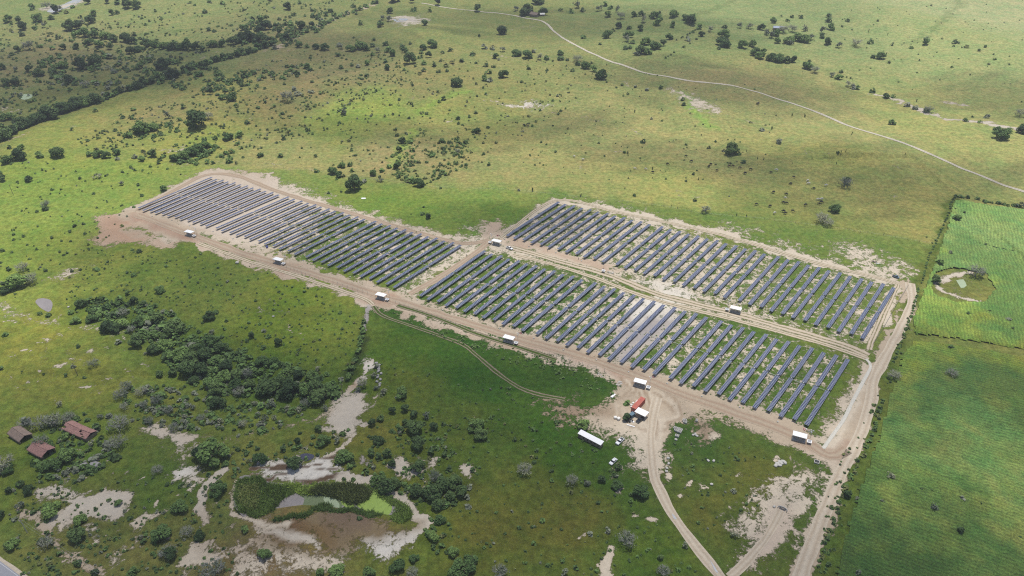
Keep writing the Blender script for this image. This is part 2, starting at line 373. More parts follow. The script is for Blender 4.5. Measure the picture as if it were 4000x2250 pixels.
# far bare places
stroke([(0, 372), (150, 290), (350, 190), (560, 132), (640, 112)], 2.5, .62, SAND, 1.5)
stroke([(700, 118), (780, 72), (860, 42), (950, 6)], 5, .9, SAND, 1.5)
stroke([(640, 128), (800, 122), (960, 135), (1040, 136)], 3, .6, SAND, 2)
stroke([(1040, 130), (1160, 140)], 3, .45, SAND, 2)
stroke([(1230, 135), (1330, 145), (1420, 143), (1460, 165), (1540, 200), (1600, 215)], 5, .55, PALE, 3)
stroke([(1690, 225), (1740, 250), (1790, 275)], 9, .68, PALE, 5)
area([(1720, 240), (1790, 265), (1800, 280), (1740, 270)], .7, PALE)
stroke([(2205, 236), (2262, 252), (2310, 277), (2380, 300), (2460, 302), (2570, 332)], 6, .95, GP, 1.5)
stroke([(2370, 254), (2430, 266)], 5, .85, PALE, 2)
stroke([(1230, 258), (1300, 270), (1330, 268)], 4, .7, PALE, 2); area([(1310, 262), (1350, 258), (1365, 268), (1330, 275)], .8, WHITE)
stroke([(1330, 272), (1400, 285), (1500, 305), (1600, 330)], 1.6, .55, SAND, 1)
area([(985, 42), (1060, 40), (1070, 60), (1000, 66)], .8, GP, 2)
stroke([(1060, 48), (1080, 50)], 3, .8, PALE)
stroke([(1280, 75), (1350, 65)], 6, .6, PALE, 3)
area([(100, 20), (210, -4), (225, 0), (130, 36)], .9, GP, 3)
area([(-10, 160), (60, 180), (70, 195), (-10, 185)], .5, BROWN, 4)
stroke([(0, 232), (90, 210)], 3, .7, SAND, 1.5); area([(0, 268), (25, 270), (20, 285), (0, 283)], .8, GP, 2)
area([(400, 375), (455, 368), (460, 380), (405, 384)], .75, PALE, 2)
stroke([(420, 410), (520, 412), (640, 410), (800, 425), (960, 450)], 2.2, .5, PALE, 2)
for x, y in ((200, 320), (640, 300), (1130, 305), (1500, 300), (1600, 330), (1680, 190), (2080, 390), (2130, 230), (2250, 250), (1880, 305), (1710, 478), (2030, 382), (1760, 497), (2400, 360), (700, 250), (90, 300), (960, 80), (1440, 255), (1960, 200), (2100, 210), (2330, 200), (1460, 420), (1340, 400), (1050, 245), (1520, 505), (2270, 500), (2240, 420), (1545, 380), (1980, 265)):
    stroke([(x-8, y-2), (x+8, y+2)], 2.5, .62, PALE, 3)
# left fields
area([(235, 545), (345, 533), (400, 560), (475, 588), (440, 622), (395, 622), (340, 602), (255, 617), (248, 580)], .97, PINK, 2)
area([(280, 556), (330, 560), (380, 585), (330, 595), (270, 585)], .97, T(196, 160, 132), 5)
stroke([(320, 575), (400, 590), (380, 602)], 5, .35, SAND, 3)
stroke([(85, 722), (140, 702), (175, 680), (235, 662)], 4, .5, PALE, 3)
area([(160, 690), (190, 680), (185, 690), (165, 700)], .8, PALE); stroke([(400, 600), (520, 610), (560, 625)], 2, .3, PALE, 2)
area([(-5, 765), (25, 762), (60, 790), (105, 800), (140, 812), (90, 812), (40, 800), (-5, 785)], .86, PALE, 2)
area([(215, 815), (275, 820), (330, 845), (240, 830)], .6, PALE, 2); area([(330, 855), (390, 860), (370, 875)], .55, PALE)
area([(0, 795), (300, 880), (400, 930), (380, 990), (100, 1010), (0, 960)], .24, PALE, 14)
for i in range(26):
    x = 10+(i*83) % 370; y = 812+(i*47) % 170; stroke([(x, y), (x+14, y+6)], 1.0, .8, PALE, .7)
stroke([(650, 780), (700, 805), (760, 850)], 1.2, .6, PALE, .8); area([(640, 760), (720, 772), (700, 785)], .4, GREY, 3)
# service roads and dirt round the panels
stroke([(345, 530), (440, 480), (520, 438), (600, 440), (700, 478), (820, 520), (940, 552), (1060, 588), (1165, 606), (1230, 600)], 15, .84, SAND, 3, raw=False)
area([(665, 438), (690, 440), (697, 470), (715, 478), (680, 484)], .95, BARE, 1.5)
area([(710, 458), (740, 458), (850, 498), (800, 505), (730, 482)], .52, PALE, 4)
area([(340, 525), (520, 440), (600, 450), (700, 485), (770, 510), (640, 640), (430, 562)], .97, BARE, 4)
area([(740, 500), (860, 535), (760, 660), (640, 640), (700, 560)], .72, PALE, 8)
area([(850, 528), (1170, 615), (1010, 740), (745, 660)], .46, PALE, 6)
area([(1215, 640), (1400, 680), (1700, 770), (2150, 905), (2030, 1085), (1680, 965), (1350, 852), (1035, 752)], .45, PALE, 5)
area([(1500, 700), (1720, 765), (1700, 830), (1560, 925), (1330, 850), (1400, 770)], .54, PALE, 14)
area([(1600, 785), (1690, 800), (1640, 850), (1565, 890), (1560, 860)], .96, GREY, 3)
area([(1395, 505), (1560, 540), (1800, 590), (2050, 665), (2265, 715), (2190, 865), (1900, 795), (1640, 735), (1520, 672), (1262, 604)], .56, PALE, 4)
area([(1950, 640), (2255, 715), (2180, 860), (1920, 790)], .40, PALE, 12)
area([(1440, 500), (1600, 528), (1800, 575), (2050, 640), (2290, 735), (2300, 690), (2250, 640), (2150, 612), (2080, 602), (1960, 600), (1850, 572), (1700, 545), (1560, 515)], .42, PALE, 8)
for q in ([(1480, 512), (1570, 525), (1660, 552), (1600, 556)], [(1830, 570), (1885, 578), (1870, 592), (1840, 590)], [(1955, 598), (1990, 612), (2005, 630), (1960, 622)], [(2110, 610), (2180, 620), (2260, 668), (2230, 690), (2160, 680), (2130, 650)], [(2170, 640), (2230, 660), (2280, 700), (2200, 685)], [(1560, 545), (1700, 575), (1760, 600), (1640, 580)], [(2280, 660), (2300, 665), (2290, 685)]):
    area(q, .62, PALE, 4)
stroke([(1262, 592), (1400, 502), (1560, 532), (1800, 584), (2050, 657), (2262, 712)], 6, .92, PALE, 2)
area([(1160, 608), (1240, 588), (1330, 618), (1520, 668), (1640, 728), (1860, 778), (2180, 878), (2205, 915), (1990, 850), (1700, 780), (1500, 705), (1215, 634), (1040, 748), (1000, 735)], .66, PALE, 3)
stroke([(1262, 600), (1330, 618), (1400, 640), (1530, 676)], 8, .97, PINK, 2)
area([(1600, 730), (1690, 738), (1660, 775), (1600, 765)], .97, WHITE, 5); stroke([(1640, 765), (1610, 800)], 5, .9, WHITE, 3)
area([(1150, 560), (1240, 556), (1265, 575), (1230, 602), (1170, 602)], .5, PALE, 5); area([(1225, 560), (1262, 560), (1250, 590), (1228, 590)], .95, PINK, 2)
for q in ([(1340, 632), (1400, 652), (1500, 690), (1400, 668)], [(1560, 715), (1625, 728), (1660, 745), (1600, 742)], [(1420, 655), (1480, 668)], [(1760, 790), (1900, 830), (2100, 880), (1980, 850)], [(1520, 700), (1600, 730), (1640, 742)]):
    if len(q) > 2: area(q, .25, PALE, 2)
stroke([(338, 538), (480, 592), (600, 638), (700, 668), (820, 705), (940, 745), (1100, 798), (1300, 858), (1450, 900), (1590, 948), (1700, 988), (1850, 1040), (2000, 1100), (2080, 1140)], 17, .93, SAND, 2.5)
stroke([(500, 612), (620, 655), (740, 690), (900, 745), (935, 765)], 5, .85, PALE, 1.5)
stroke([(345, 545), (480, 597), (700, 672), (940, 748), (1300, 862), (1590, 952)], 6, .97, T(184, 150, 128), 3)
area([(505, 590), (600, 622), (700, 665), (640, 655), (540, 620)], .12, PALE, 1.5); area([(735, 680), (870, 718), (940, 742), (860, 732), (760, 700)], .15, PALE, 1.5)
area([(1010, 760), (1150, 800), (1290, 848), (1270, 856), (1120, 812), (1000, 772)], .12, PALE, 1.5)
area([(1315, 875), (1420, 905), (1540, 950), (1440, 925)], .2, PALE, 2)
area([(1540, 1000), (1570, 958), (1640, 965), (1700, 1000), (1800, 1040), (1760, 1062), (1712, 1050), (1672, 1100), (1655, 1180), (1668, 1240), (1630, 1200), (1600, 1110), (1520, 1090), (1478, 1070)], .97, SAND, 3)
area([(1600, 1060), (1690, 1060), (1670, 1130), (1650, 1180), (1610, 1130)], .98, PALE, 5)
area([(1375, 1005), (1440, 1010), (1500, 1050), (1490, 1075), (1420, 1060)], .85, BROWN, 6)
area([(1490, 1080), (1590, 1100), (1610, 1150), (1560, 1130)], .55, PALE, 5); area([(1545, 1170), (1585, 1160), (1560, 1200)], .7, PALE, 3)
area([(1700, 1060), (1760, 1062), (1790, 1090), (1770, 1110), (1720, 1100)], .55, SAND, 5); area([(1750, 1070), (1790, 1080), (1775, 1110)], .8, BROWN, 3)
area([(1690, 1075), (1712, 1085), (1735, 1100), (1715, 1150), (1690, 1130)], .1, SAND, 2)
area([(1780, 1040), (1850, 1060), (2000, 1120), (1990, 1128), (1850, 1080), (1760, 1052)], .5, SAND, 3)
area([(1690, 1005), (1760, 1020), (1850, 1055), (1780, 1040)], .45, SAND, 2)
for k_ in range(7):
    a0_ = k_*.9; cx, cy, rx, ry = 1605+k_*3, 1030, 42+k_*7, 22+k_*4
    stroke([(cx+rx*math.cos(a0_+q*.35), cy+ry*math.sin(a0_+q*.35)) for q in range(9)], .8, .98, (BROWN*1.05, PALE)[k_ % 2], .8, calm=False, a=.5)
for k_ in range(6): stroke([(1560+k_*14, 950+k_*6), (1620+k_*8, 1010+k_*10), (1640+k_*3, 1100)], .8, .98, (BROWN*1.1, PALE)[k_ % 2], .8, calm=True)
# right-hand strip
area([(2150, 905), (2190, 890), (2262, 725), (2285, 712), (2300, 760), (2250, 880), (2215, 930), (2200, 1010), (2165, 1120), (2125, 1190), (2050, 1145), (2040, 1090), (2120, 1000)], .38, SAND, 3)
area([(2180, 925), (2196, 960), (2175, 1040), (2150, 1100), (2110, 1150), (2055, 1130), (2110, 1040), (2150, 970)], .9, PALE, 2.5)
area([(2216, 790), (2280, 762), (2232, 872), (2190, 868)], .04, SAND, 2)
stroke([(2248, 725), (2225, 780), (2190, 860)], 6, .8, PALE, 1.5)
stroke([(2290, 720), (2290, 770), (2240, 880), (2205, 930), (2192, 1010), (2150, 1120), (2110, 1200), (2060, 1330), (2015, 1460)], 9, .97, SAND, 1.5)
stroke([(2040, 1130), (2110, 1165), (2150, 1130)], 10, .97, T(186, 160, 138), 3)
area([(1990, 1150), (2080, 1172), (2100, 1190), (2040, 1235), (2000, 1290), (1990, 1360), (1930, 1400), (1840, 1430), (1870, 1380), (1890, 1350), (1840, 1320), (1880, 1280), (1900, 1235), (1950, 1200)], .55, PALE, 5)
area([(2010, 1180), (2060, 1190), (2010, 1250), (1960, 1300), (1860, 1330), (1900, 1260), (1960, 1220)], .74, PALE, 7)
area([(1960, 1300), (1990, 1290), (1975, 1370), (1930, 1420), (1870, 1440), (1900, 1390)], .9, T(214, 196, 176), 3)
area([(2010, 1265), (2025, 1262), (2015, 1280), (2005, 1282)], .97, PALE, 1); area([(1795, 1160), (1800, 1140), (2000, 1140), (2060, 1170)], .1, SAND, 3)
for x, y in ((1690, 1205), (1735, 1218), (1760, 1232), (1715, 1250), (1955, 1165), (1545, 1375), (1525, 1420), (1600, 1300), (1640, 1310), (1860, 1190), (1800, 1105), (1560, 1240), (1470, 1345)):
    stroke([(x-5, y+3), (x+6, y-4)], 1.8, .85, PALE, 1.2)
stroke([(1548, 1380), (1530, 1410), (1515, 1449)], 4, .93, PALE, 1.5)
# lower left: trails, rock and bare clay
stroke([(925, 772), (927, 800), (922, 832)], 4, .8, GREY, 1.5); stroke([(918, 835), (905, 880), (880, 950)], 5, tint=T(62, 78, 40), e=2)
stroke([(932, 905), (905, 955), (880, 985)], 2.5, .8, T(190, 160, 130), 1); area([(915, 908), (942, 905), (940, 925), (920, 950)], .8, WHITE, 1.5)
area([(850, 985), (905, 980), (935, 1015), (905, 1055), (930, 1070), (880, 1095), (830, 1085), (818, 1050), (845, 1025)], .93, GP, 2.5)
stroke([(820, 1040), (700, 1080), (560, 1110), (420, 1095), (360, 1075)], 4, .55, SAND, 3)
area([(355, 1075), (400, 1080), (470, 1110), (490, 1135), (460, 1140), (420, 1100)], .8, GP, 2)
for q, cc, ss in (([(150, 470), (240, 410), (330, 460), (310, 490), (200, 510)], .75, GP), ([(270, 530), (330, 480), (470, 460), (540, 480), (520, 560), (400, 570), (310, 580), (280, 630), (240, 610), (180, 580)], .95, GP), ([(110, 550), (180, 560), (190, 610), (120, 580)], .6, GP), ([(370, 600), (430, 590), (400, 670)], .8, GP), ([(450, 740), (560, 660), (620, 650), (600, 680), (520, 710), (480, 765)], .85, PALE), ([(580, 580), (620, 520), (700, 540), (640, 570), (600, 590)], .85, PALE), ([(730, 390), (800, 345), (845, 360), (840, 410), (760, 415)], .95, WHITE), ([(780, 760), (820, 690), (900, 690), (980, 700), (960, 740), (850, 780), (800, 815), (750, 800)], .85, PALE), ([(1000, 720), (1100, 660), (1200, 700), (1456, 740), (1456, 830), (1000, 830)], .6, PALE), ([(330, 280), (385, 270), (360, 330), (340, 340)], .7, PALE), ([(490, 390), (570, 370), (550, 395)], .7, PALE), ([(740, 320), (770, 320), (760, 345)], .7, PALE), ([(230, 720), (400, 800), (380, 819), (220, 740)], .3, BROWN), ([(790, 430), (830, 430), (820, 470)], .7, PALE)):
    area(c3(q), cc, ss, 1.8)
area(c3([(100, 380), (950, 300), (1000, 819), (150, 819)]), tint=T(108, 112, 60), e=10, a=.35)
for i in range(46):
    x = 200+(i*137) % 760; y = 330+(i*71) % 460; stroke(c3([(x, y), (x+16, y-7)]), .9, .78, PALE, .6)
stroke(c3([(960, 365), (905, 400), (880, 470), (860, 520), (885, 590)]), 4.5, .95, GP, 1)
stroke(c3([(60, 520), (250, 680), (420, 819)]), 2.5, .75, SAND, 1.5)
area(c1([(-40, 180), (200, 170), (380, 190), (500, 140), (600, 190), (690, 290), (560, 305), (350, 355), (200, 335), (10, 305)]), .74, WHITE, 1.5)
area(c1([(150, 60), (430, 50), (460, 110), (250, 150)]), .4, GP, 2); stroke(c1([(540, 140), (640, 60), (720, 0)]), 3, .7, PALE, 1.2)
area(c1([(920, 220), (1030, 150), (1160, 240), (1060, 330), (1000, 290)]), .97, GP, 1.2)
area(c1([(760, 150), (850, 190), (830, 240), (790, 200)]), .8, GREY, 1.2)
_P = world(c1([(-30, 180), (200, 170), (380, 190), (500, 140), (600, 190), (680, 290), (560, 300), (350, 345), (200, 325), (10, 300)])); i = _region(_P, 3); i = i[sdpoly(gx[i], gy[i], _P) < 2]
_s = np.clip((fbm((gx[i]+gy[i]*.6)/11, (gy[i]-gx[i]*.12)/1.7, 41, 3)-.52)*14, 0, 1); soil[i] += _s[:, None]*(lin((112, 92, 72))/1.5-soil[i]); cov[i] = np.maximum(cov[i], _s*.9)
stroke(c1([(640, 285), (800, 350), (950, 410), (1080, 480), (1150, 560), (1210, 620), (1130, 700)]), 5, .93, GP, 1.2)
area(c1([(0, 610), (150, 580), (320, 590), (470, 510), (600, 540), (860, 580), (960, 620), (1130, 620), (1100, 700), (900, 760), (700, 830), (0, 800)]), .74, T(142, 124, 94), 2)
area(c1([(50, 620), (300, 640), (280, 700), (80, 690)]), .8, T(120, 90, 60), 3)
area(c1([(370, 680), (500, 700), (480, 780), (380, 740)]), .6, T(130, 104, 66), 3)
area(c1([(-20, 610), (470, 505), (960, 620), (1130, 620), (1080, 720), (900, 760), (700, 830), (-20, 800)]), tint=T(124, 116, 66), e=5)
area(c1([(560, 540), (800, 590), (760, 640), (600, 620)]), .8, T(128, 108, 92), 3)
stroke(c1([(0, 680), (160, 700), (300, 720), (440, 800)]), 3, .85, GP, 1.2)
area(c1([(800, 819), (900, 740), (1100, 710), (1140, 740), (1000, 810), (960, 900), (850, 880)]), .88, WHITE, 2)
area(c1([(1180, 130), (1290, 150), (1220, 240), (1200, 220)]), .8, GP, 1.2); area(c1([(1170, 310), (1230, 340), (1200, 375)]), .85, GP, 1)
area([(1155, 1178), (1180, 1175), (1197, 1190), (1190, 1212), (1172, 1202)], .96, GP, 1)
area(c3([(900, 560), (1100, 590), (1060, 700), (930, 680)]), .45, SAND, 5)
stroke([(595, 1215), (585, 1250), (595, 1300), (640, 1318), (720, 1320)], 2.5, .85, PALE, .8)
# verge of the crop field and the pit in it
stroke([(2395, 500), (2372, 590), (2300, 740), (2262, 850), (2232, 940), (2210, 1030), (2170, 1150), (2120, 1290), (2075, 1449)], 6, .05, SAND, 2, tint=T(98, 116, 50))
area([(2350, 690), (2400, 672), (2480, 690), (2490, 740), (2420, 760), (2360, 740)], .3, SAND, 3, tint=T(120, 130, 66))
stroke([(2440, 688), (2385, 690), (2368, 715), (2385, 738), (2440, 750), (2470, 757)], 3, .93, GP, 1.2)
print('ground', len(gx))
ny, nx = GX.shape; ii = (np.arange(ny-1)[:, None]*nx+np.arange(nx-1)[None, :]).ravel()
GV = np.stack([gx, gy, gz], 1)
def groundmat():
    m, t, b = newmat('pasture_ground'); p = pos(t)
    A = t.nodes.new('ShaderNodeAttribute'); A.attribute_name = 'gcol'; B = t.nodes.new('ShaderNodeAttribute'); B.attribute_name = 'soil'
    K = t.nodes.new('ShaderNodeAttribute'); K.attribute_name = 'cov'
    big = noise(t, p, 0.035, 4, 0.6); mid = noise(t, p, 0.35, 4, 0.65); fine = noise(t, p, 1.6, 3, 0.7); tiny = noise(t, p, 5.0, 2, 0.7)
    # grass: patches that lean green or straw, clumps, tufts
    f = mth(t, 'MULTIPLY_ADD', mid, 1.7, 0.15); f = mth(t, 'MULTIPLY', f, mth(t, 'MULTIPLY_ADD', fine, 1.4, 0.3)); f = mth(t, 'MULTIPLY', f, mth(t, 'MULTIPLY_ADD', tiny, 0.7, 0.65))
    big2 = noise(t, p, 0.14, 5, 0.7, 0.4)
    hue = mth(t, 'MULTIPLY_ADD', mth(t, 'ADD', mth(t, 'MULTIPLY', big, .5), mth(t, 'MULTIPLY', big2, .5)), 4.6, -1.8, clamp=True)
    g1 = mixc(t, 1.0, A.outputs['Color'], (1.22, 1.04, 0.98), 'MULTIPLY'); g2 = mixc(t, 1.0, A.outputs['Color'], (0.82, 0.93, 0.78), 'MULTIPLY')
    g = scalec(t, mixc(t, hue, g2, g1), f)
    tuft = mth(t, 'MULTIPLY_ADD', noise(t, p, 0.8, 2, 0.5), 9.0, -5.6, clamp=True)
    g = mixc(t, mth(t, 'MULTIPLY', tuft, 0.55), g, mixc(t, 1.0, g, (0.42, 0.55, 0.4), 'MULTIPLY'))
    # soil
    s = mth(t, 'MULTIPLY_ADD', noise(t, p, 0.5, 5, 0.7), 0.5, 0.75); s = mth(t, 'MULTIPLY', s, mth(t, 'MULTIPLY_ADD', fine, 0.24, 0.88))
    so = scalec(t, B.outputs['Color'], s)
    n = mth(t, 'ADD', mth(t, 'MULTIPLY', noise(t, p, 0.17, 6, 0.68, 0.7), 0.58), mth(t, 'MULTIPLY', noise(t, p, 0.75, 5, 0.75, 0.6), 0.42))
    n = mth(t, 'MULTIPLY_ADD', n, 3.8, -1.4)
    k = mth(t, 'MULTIPLY_ADD', K.outputs['Fac'], 1.4, -0.22)
    fac = mth(t, 'MULTIPLY_ADD', mth(t, 'SUBTRACT', k, n), 5.0, 0.5, clamp=True)
    t.links.new(mixc(t, fac, g, so), b.inputs['Base Color'])
    b.inputs['Roughness'].default_value = 0.95; b.inputs['Specular IOR Level'].default_value = 0.1
    hgt = mth(t, 'MULTIPLY', mth(t, 'ADD', mth(t, 'MULTIPLY', mid, 0.7), mth(t, 'MULTIPLY', fine, 0.35)), mth(t, 'MULTIPLY_ADD', fac, -0.6, 1.0))
    bump(t, b, hgt, 0.8, 1.0)
    return m
M['ground'] = groundmat()
me = mesh_np('ground', GV, np.stack([ii, ii+1, ii+nx+1, ii+nx], 1), [M['ground']], smooth=True)
for nm, arr in (('gcol', gcol), ('soil', soil)):
    at = me.attributes.new(nm, 'FLOAT_VECTOR', 'POINT'); at.data.foreach_set('vector', np.clip(arr, 0, 1).astype(np.float32).ravel())
at = me.attributes.new('cov', 'FLOAT', 'POINT'); at.data.foreach_set('value', cov.astype(np.float32))
tag(link(bpy.data.objects.new('ground', me)), kind='structure')

# ------------------------------------------------------------------ roads and tracks as strips laid on the ground
def smoothline(P, step):
    P = [Vector((p[0], p[1], 0)) for p in P]; out = []
    for i in range(len(P)-1):
        p0 = P[max(i-1, 0)]; p1 = P[i]; p2 = P[i+1]; p3 = P[min(i+2, len(P)-1)]
        n = max(2, int((p2-p1).length/step))
        for k in range(n):
            t = k/n
            out.append(0.5*((2*p1)+(p2-p0)*t+(2*p0-5*p1+4*p2-p3)*t*t+(3*p1-p0-3*p2+p3)*t**3))
    out.append(P[-1]); return out
def gh(x, y):
    """height of the ground sheet itself"""
    i = int(np.searchsorted(AX, x)-1); j = int(np.searchsorted(AY, y)-1)
    fx = (x-AX[i])/(AX[i+1]-AX[i]); fy = (y-AY[j])/(AY[j+1]-AY[j]); k = j*nx+i
    return float((gz[k]*(1-fx)+gz[k+1]*fx)*(1-fy)+(gz[k+nx]*(1-fx)+gz[k+nx+1]*fx)*fy)
def ghn(x, y):
    x = np.asarray(x, float); y = np.asarray(y, float)
    i = np.clip(np.searchsorted(AX, x)-1, 0, len(AX)-2); j = np.clip(np.searchsorted(AY, y)-1, 0, len(AY)-2)
    fx = (x-AX[i])/(AX[i+1]-AX[i]); fy = (y-AY[j])/(AY[j+1]-AY[j]); k = j*nx+i
    return (gz[k]*(1-fx)+gz[k+1]*fx)*(1-fy)+(gz[k+nx]*(1-fx)+gz[k+nx+1]*fx)*fy
def roadmat(name, base, rut, rw=0.32, grass=None, gw=0.16):
    m, t, b = newmat(name); p = pos(t); uv = t.nodes.new('ShaderNodeAttribute'); uv.attribute_name = 'across'
    u = mth(t, 'ABSOLUTE', mth(t, 'ADD', uv.outputs['Fac'], mth(t, 'MULTIPLY_ADD', noise(t, p, 0.12, 2), 0.3, -0.15)))
    d = mth(t, 'ABSOLUTE', mth(t, 'SUBTRACT', u, 0.5)); r = mth(t, 'MULTIPLY_ADD', d, -1.0/rw, 1.0, clamp=True)
    c = mixc(t, mth(t, 'MULTIPLY', r, 0.85), base, rut)
    f = mth(t, 'MULTIPLY_ADD', noise(t, p, 0.7, 5, 0.7), 0.6, 0.7)
    c = scalec(t, c, f)
    if grass is not None:
        n = noise(t, p, 0.5, 4, 0.7)
        gm = mth(t, 'MULTIPLY_ADD', mth(t, 'SUBTRACT', mth(t, 'MULTIPLY_ADD', n, 0.5, gw-0.25), u), 14.0, 0.5, clamp=True)
        ed = mth(t, 'MULTIPLY_ADD', mth(t, 'SUBTRACT', u, mth(t, 'MULTIPLY_ADD', n, 0.8, 0.46)), 10.0, 0.5, clamp=True)
        gc = scalec(t, mixc(t, 0.0, grass, grass), f)
        c = mixc(t, mth(t, 'MAXIMUM', gm, ed), c, gc)
    t.links.new(c, b.inputs['Base Color']); b.inputs['Roughness'].default_value = 0.95; b.inputs['Specular IOR Level'].default_value = 0.1
    bump(t, b, noise(t, p, 0.9, 4), 0.5, 0.4); return m
def road(name, pts, wd, mat, lift=0.03, raw=False, step=3.0, jit=0.25):
    L = smoothline(pts if raw else world(pts), step); V = []; K = []; n = 6
    for i, q in enumerate(L):
        a = L[max(i-1, 0)]; c = L[min(i+1, len(L)-1)]; d = (c-a).normalized(); s = Vector((-d.y, d.x, 0))
        j0 = wd/2*(1+jit*(vnoise(i*0.37, 3.3, 5)-0.5)*2); j1 = wd/2*(1+jit*(vnoise(i*0.37, 9.1, 8)-0.5)*2)
        for k in range(n+1):
            u = -1+2*k/n; r = q+s*(u*(j0 if u < 0 else j1)); V.append((r.x, r.y, 0)); K.append(u)
    V = np.array(V); V[:, 2] = ghn(V[:, 0], V[:, 1])+lift+V[:, 1]*0.0001
    F = [(i*(n+1)+k, i*(n+1)+k+1, (i+1)*(n+1)+k+1, (i+1)*(n+1)+k) for i in range(len(L)-1) for k in range(n)]
    me = mesh_np(name, V, F, [mat], smooth=True)
    at = me.attributes.new('across', 'FLOAT', 'POINT'); at.data.foreach_set('value', np.array(K, np.float32))
    return tag(link(bpy.data.objects.new(name, me)), kind='structure')
M['road1'] = roadmat('brown_service_road', SAND*0.93, lin((178, 152, 130))/1.5, 0.4)
M['road2'] = roadmat('pale_track', SAND, PALE*1.05, 0.36, T(128, 130, 84), 0.10)
M['road3'] = roadmat('far_track', PALE, WHITE*1.0, 0.5, T(166, 160, 112), 0.10)
M['road4'] = roadmat('entry_road', PALE*0.97, SAND*0.96, 0.4)
M['road5'] = roadmat('grassy_track', SAND*0.52, SAND*0.75, 0.22, T(84, 104, 46), 0.42)
road('service_road', [(345, 540), (480, 590), (600, 634), (700, 664), (820, 700), (940, 740), (1100, 790), (1300, 850), (1450, 893), (1590, 940), (1700, 985), (1850, 1038), (2000, 1095), (2085, 1145), (2130, 1130)], 6.5, M['road1'])
road('dirt_track', [(500, 612), (620, 655), (740, 692), (900, 745), (938, 766)], 3.2, M['road2'], .034)
road('dirt_track', [(1285, 622), (1400, 655), (1520, 688), (1640, 735), (1750, 765), (1850, 790), (2000, 832), (2120, 868), (2185, 895)], 5.5, M['road2'], .034)
road('dirt_track', [(1290, 640), (1400, 668), (1500, 700), (1640, 752), (1860, 808), (2060, 862), (2185, 905)], 3.6, M['road2'], .038)
road('dirt_track', [(1235, 605), (1190, 640), (1110, 695), (1030, 740)], 5, M['road1'], .042)
road('perimeter_track', [(345, 530), (440, 478), (520, 440), (600, 444), (700, 482), (900, 542), (1060, 588), (1165, 612), (1230, 603)], 4.5, M['road1'], .046)
road('perimeter_track', [(1262, 598), (1398, 505), (1560, 536), (1800, 588), (2050, 661), (2240, 708), (2250, 730), (2222, 790), (2192, 862), (2188, 880)], 3.4, M['road2'], .046)
road('gravel_road', [(2290, 712), (2292, 765), (2262, 835), (2225, 900), (2200, 950), (2190, 1010), (2165, 1090), (2130, 1165), (2090, 1250), (2050, 1345), (2012, 1460)], 5.5, M['road4'], .03)
road('entrance_road', [(1655, 1000), (1640, 1060), (1638, 1130), (1650, 1210), (1690, 1290), (1750, 1375), (1810, 1449), (1830, 1475)], 4.6, M['road4'], .034)
road('dirt_track', [(1835, 1452), (1880, 1410), (1930, 1350), (1965, 1285)], 3.6, M['road4'], .036)
road('far_dirt_road', [(1060, 8), (1200, 28), (1350, 50), (1400, 84), (1470, 125), (1570, 165), (1700, 197), (1850, 217), (1930, 240), (2040, 277), (2200, 337), (2400, 415), (2590, 487)], 3.3, M['road3'], .12)
road('grassy_track', [(940, 770), (965, 795), (1050, 825), (1160, 865), (1200, 895), (1260, 945), (1330, 985), (1420, 1005)], 2.8, M['road5'], .04)
road('grassy_track', [(1000, 768), (1100, 800), (1200, 840), (1300, 872), (1400, 905)], 3.2, M['road5'], .044)
# asphalt road with its line and gravel shoulder, bottom left
def asphalt():
    m, t, b = newmat('asphalt'); p = pos(t); uv = t.nodes.new('ShaderNodeAttribute'); uv.attribute_name = 'across'; u = uv.outputs['Fac']
    f = mth(t, 'MULTIPLY_ADD', noise(t, p, 2.0, 4), 0.3, 0.85)
    y = mth(t, 'MULTIPLY_ADD', mth(t, 'ABSOLUTE', u), -60.0, 1.6, clamp=True)
    e = mth(t, 'MULTIPLY_ADD', mth(t, 'ABSOLUTE', mth(t, 'SUBTRACT', mth(t, 'ABSOLUTE', u), 0.88)), -60.0, 1.6, clamp=True)
    c = mixc(t, y, (0.26, 0.265, 0.29), (0.6, 0.5, 0.28)); c = mixc(t, e, c, (0.55, 0.55, 0.55))
    t.links.new(scalec(t, c, f), b.inputs['Base Color']); b.inputs['Roughness'].default_value = 0.8; return m
M['asphalt'] = asphalt()
a0 = G(0, 1404); a1 = G(62, 1449); dv = Vector((a1.x-a0.x, a1.y-a0.y, 0)).normalized(); nv = Vector((dv.y, -dv.x, 0)); nv = nv if nv.y < 0 else -nv
ct = Vector((a0.x, a0.y, 0))+nv*5.0
road('gravel_shoulder', [tuple((ct+dv*s)[:2]) for s in (-220, -60, 40, 160)], 11.0, M['road4'], .06, raw=True, jit=.04)
road('asphalt_road', [tuple((ct+dv*s)[:2]) for s in (-220, -60, 40, 160)], 8.4, M['asphalt'], .07, raw=True, jit=0)

# ------------------------------------------------------------------ water
def sheet(name, pts, mat, z=None, raw=False, kind='structure', jit=0.5, thick=0.0, lift=0.0):
    L = smoothline((pts if raw else world(pts))+[(pts[0] if raw else world(pts[:1])[0])], 3.0)[:-1]
    V = []
    for i, q in enumerate(L):
        V.append((q.x+(vnoise(i*.7, 1.1, 3)-.5)*2*jit, q.y+(vnoise(i*.7, 7.7, 4)-.5)*2*jit))
    zz = z if z is not None else max(gh(*v) for v in V)+lift
    bm = bmesh.new(); vs = [bm.verts.new((x, y, zz if z is not None else gh(x, y)+lift)) for x, y in V]; f = bm.faces.new(vs)
    if f.normal.z < 0: f.normal_flip()
    bmesh.ops.triangulate(bm, faces=bm.faces[:]); bm.normal_update()
    if bm.faces and sum(q.normal.z for q in bm.faces) < 0: bmesh.ops.reverse_faces(bm, faces=bm.faces[:])
    me = bpy.data.meshes.new(name); bm.to_mesh(me); bm.free(); me.materials.append(mat)
    o = link(bpy.data.objects.new(name, me))
    return tag(o, kind=kind)
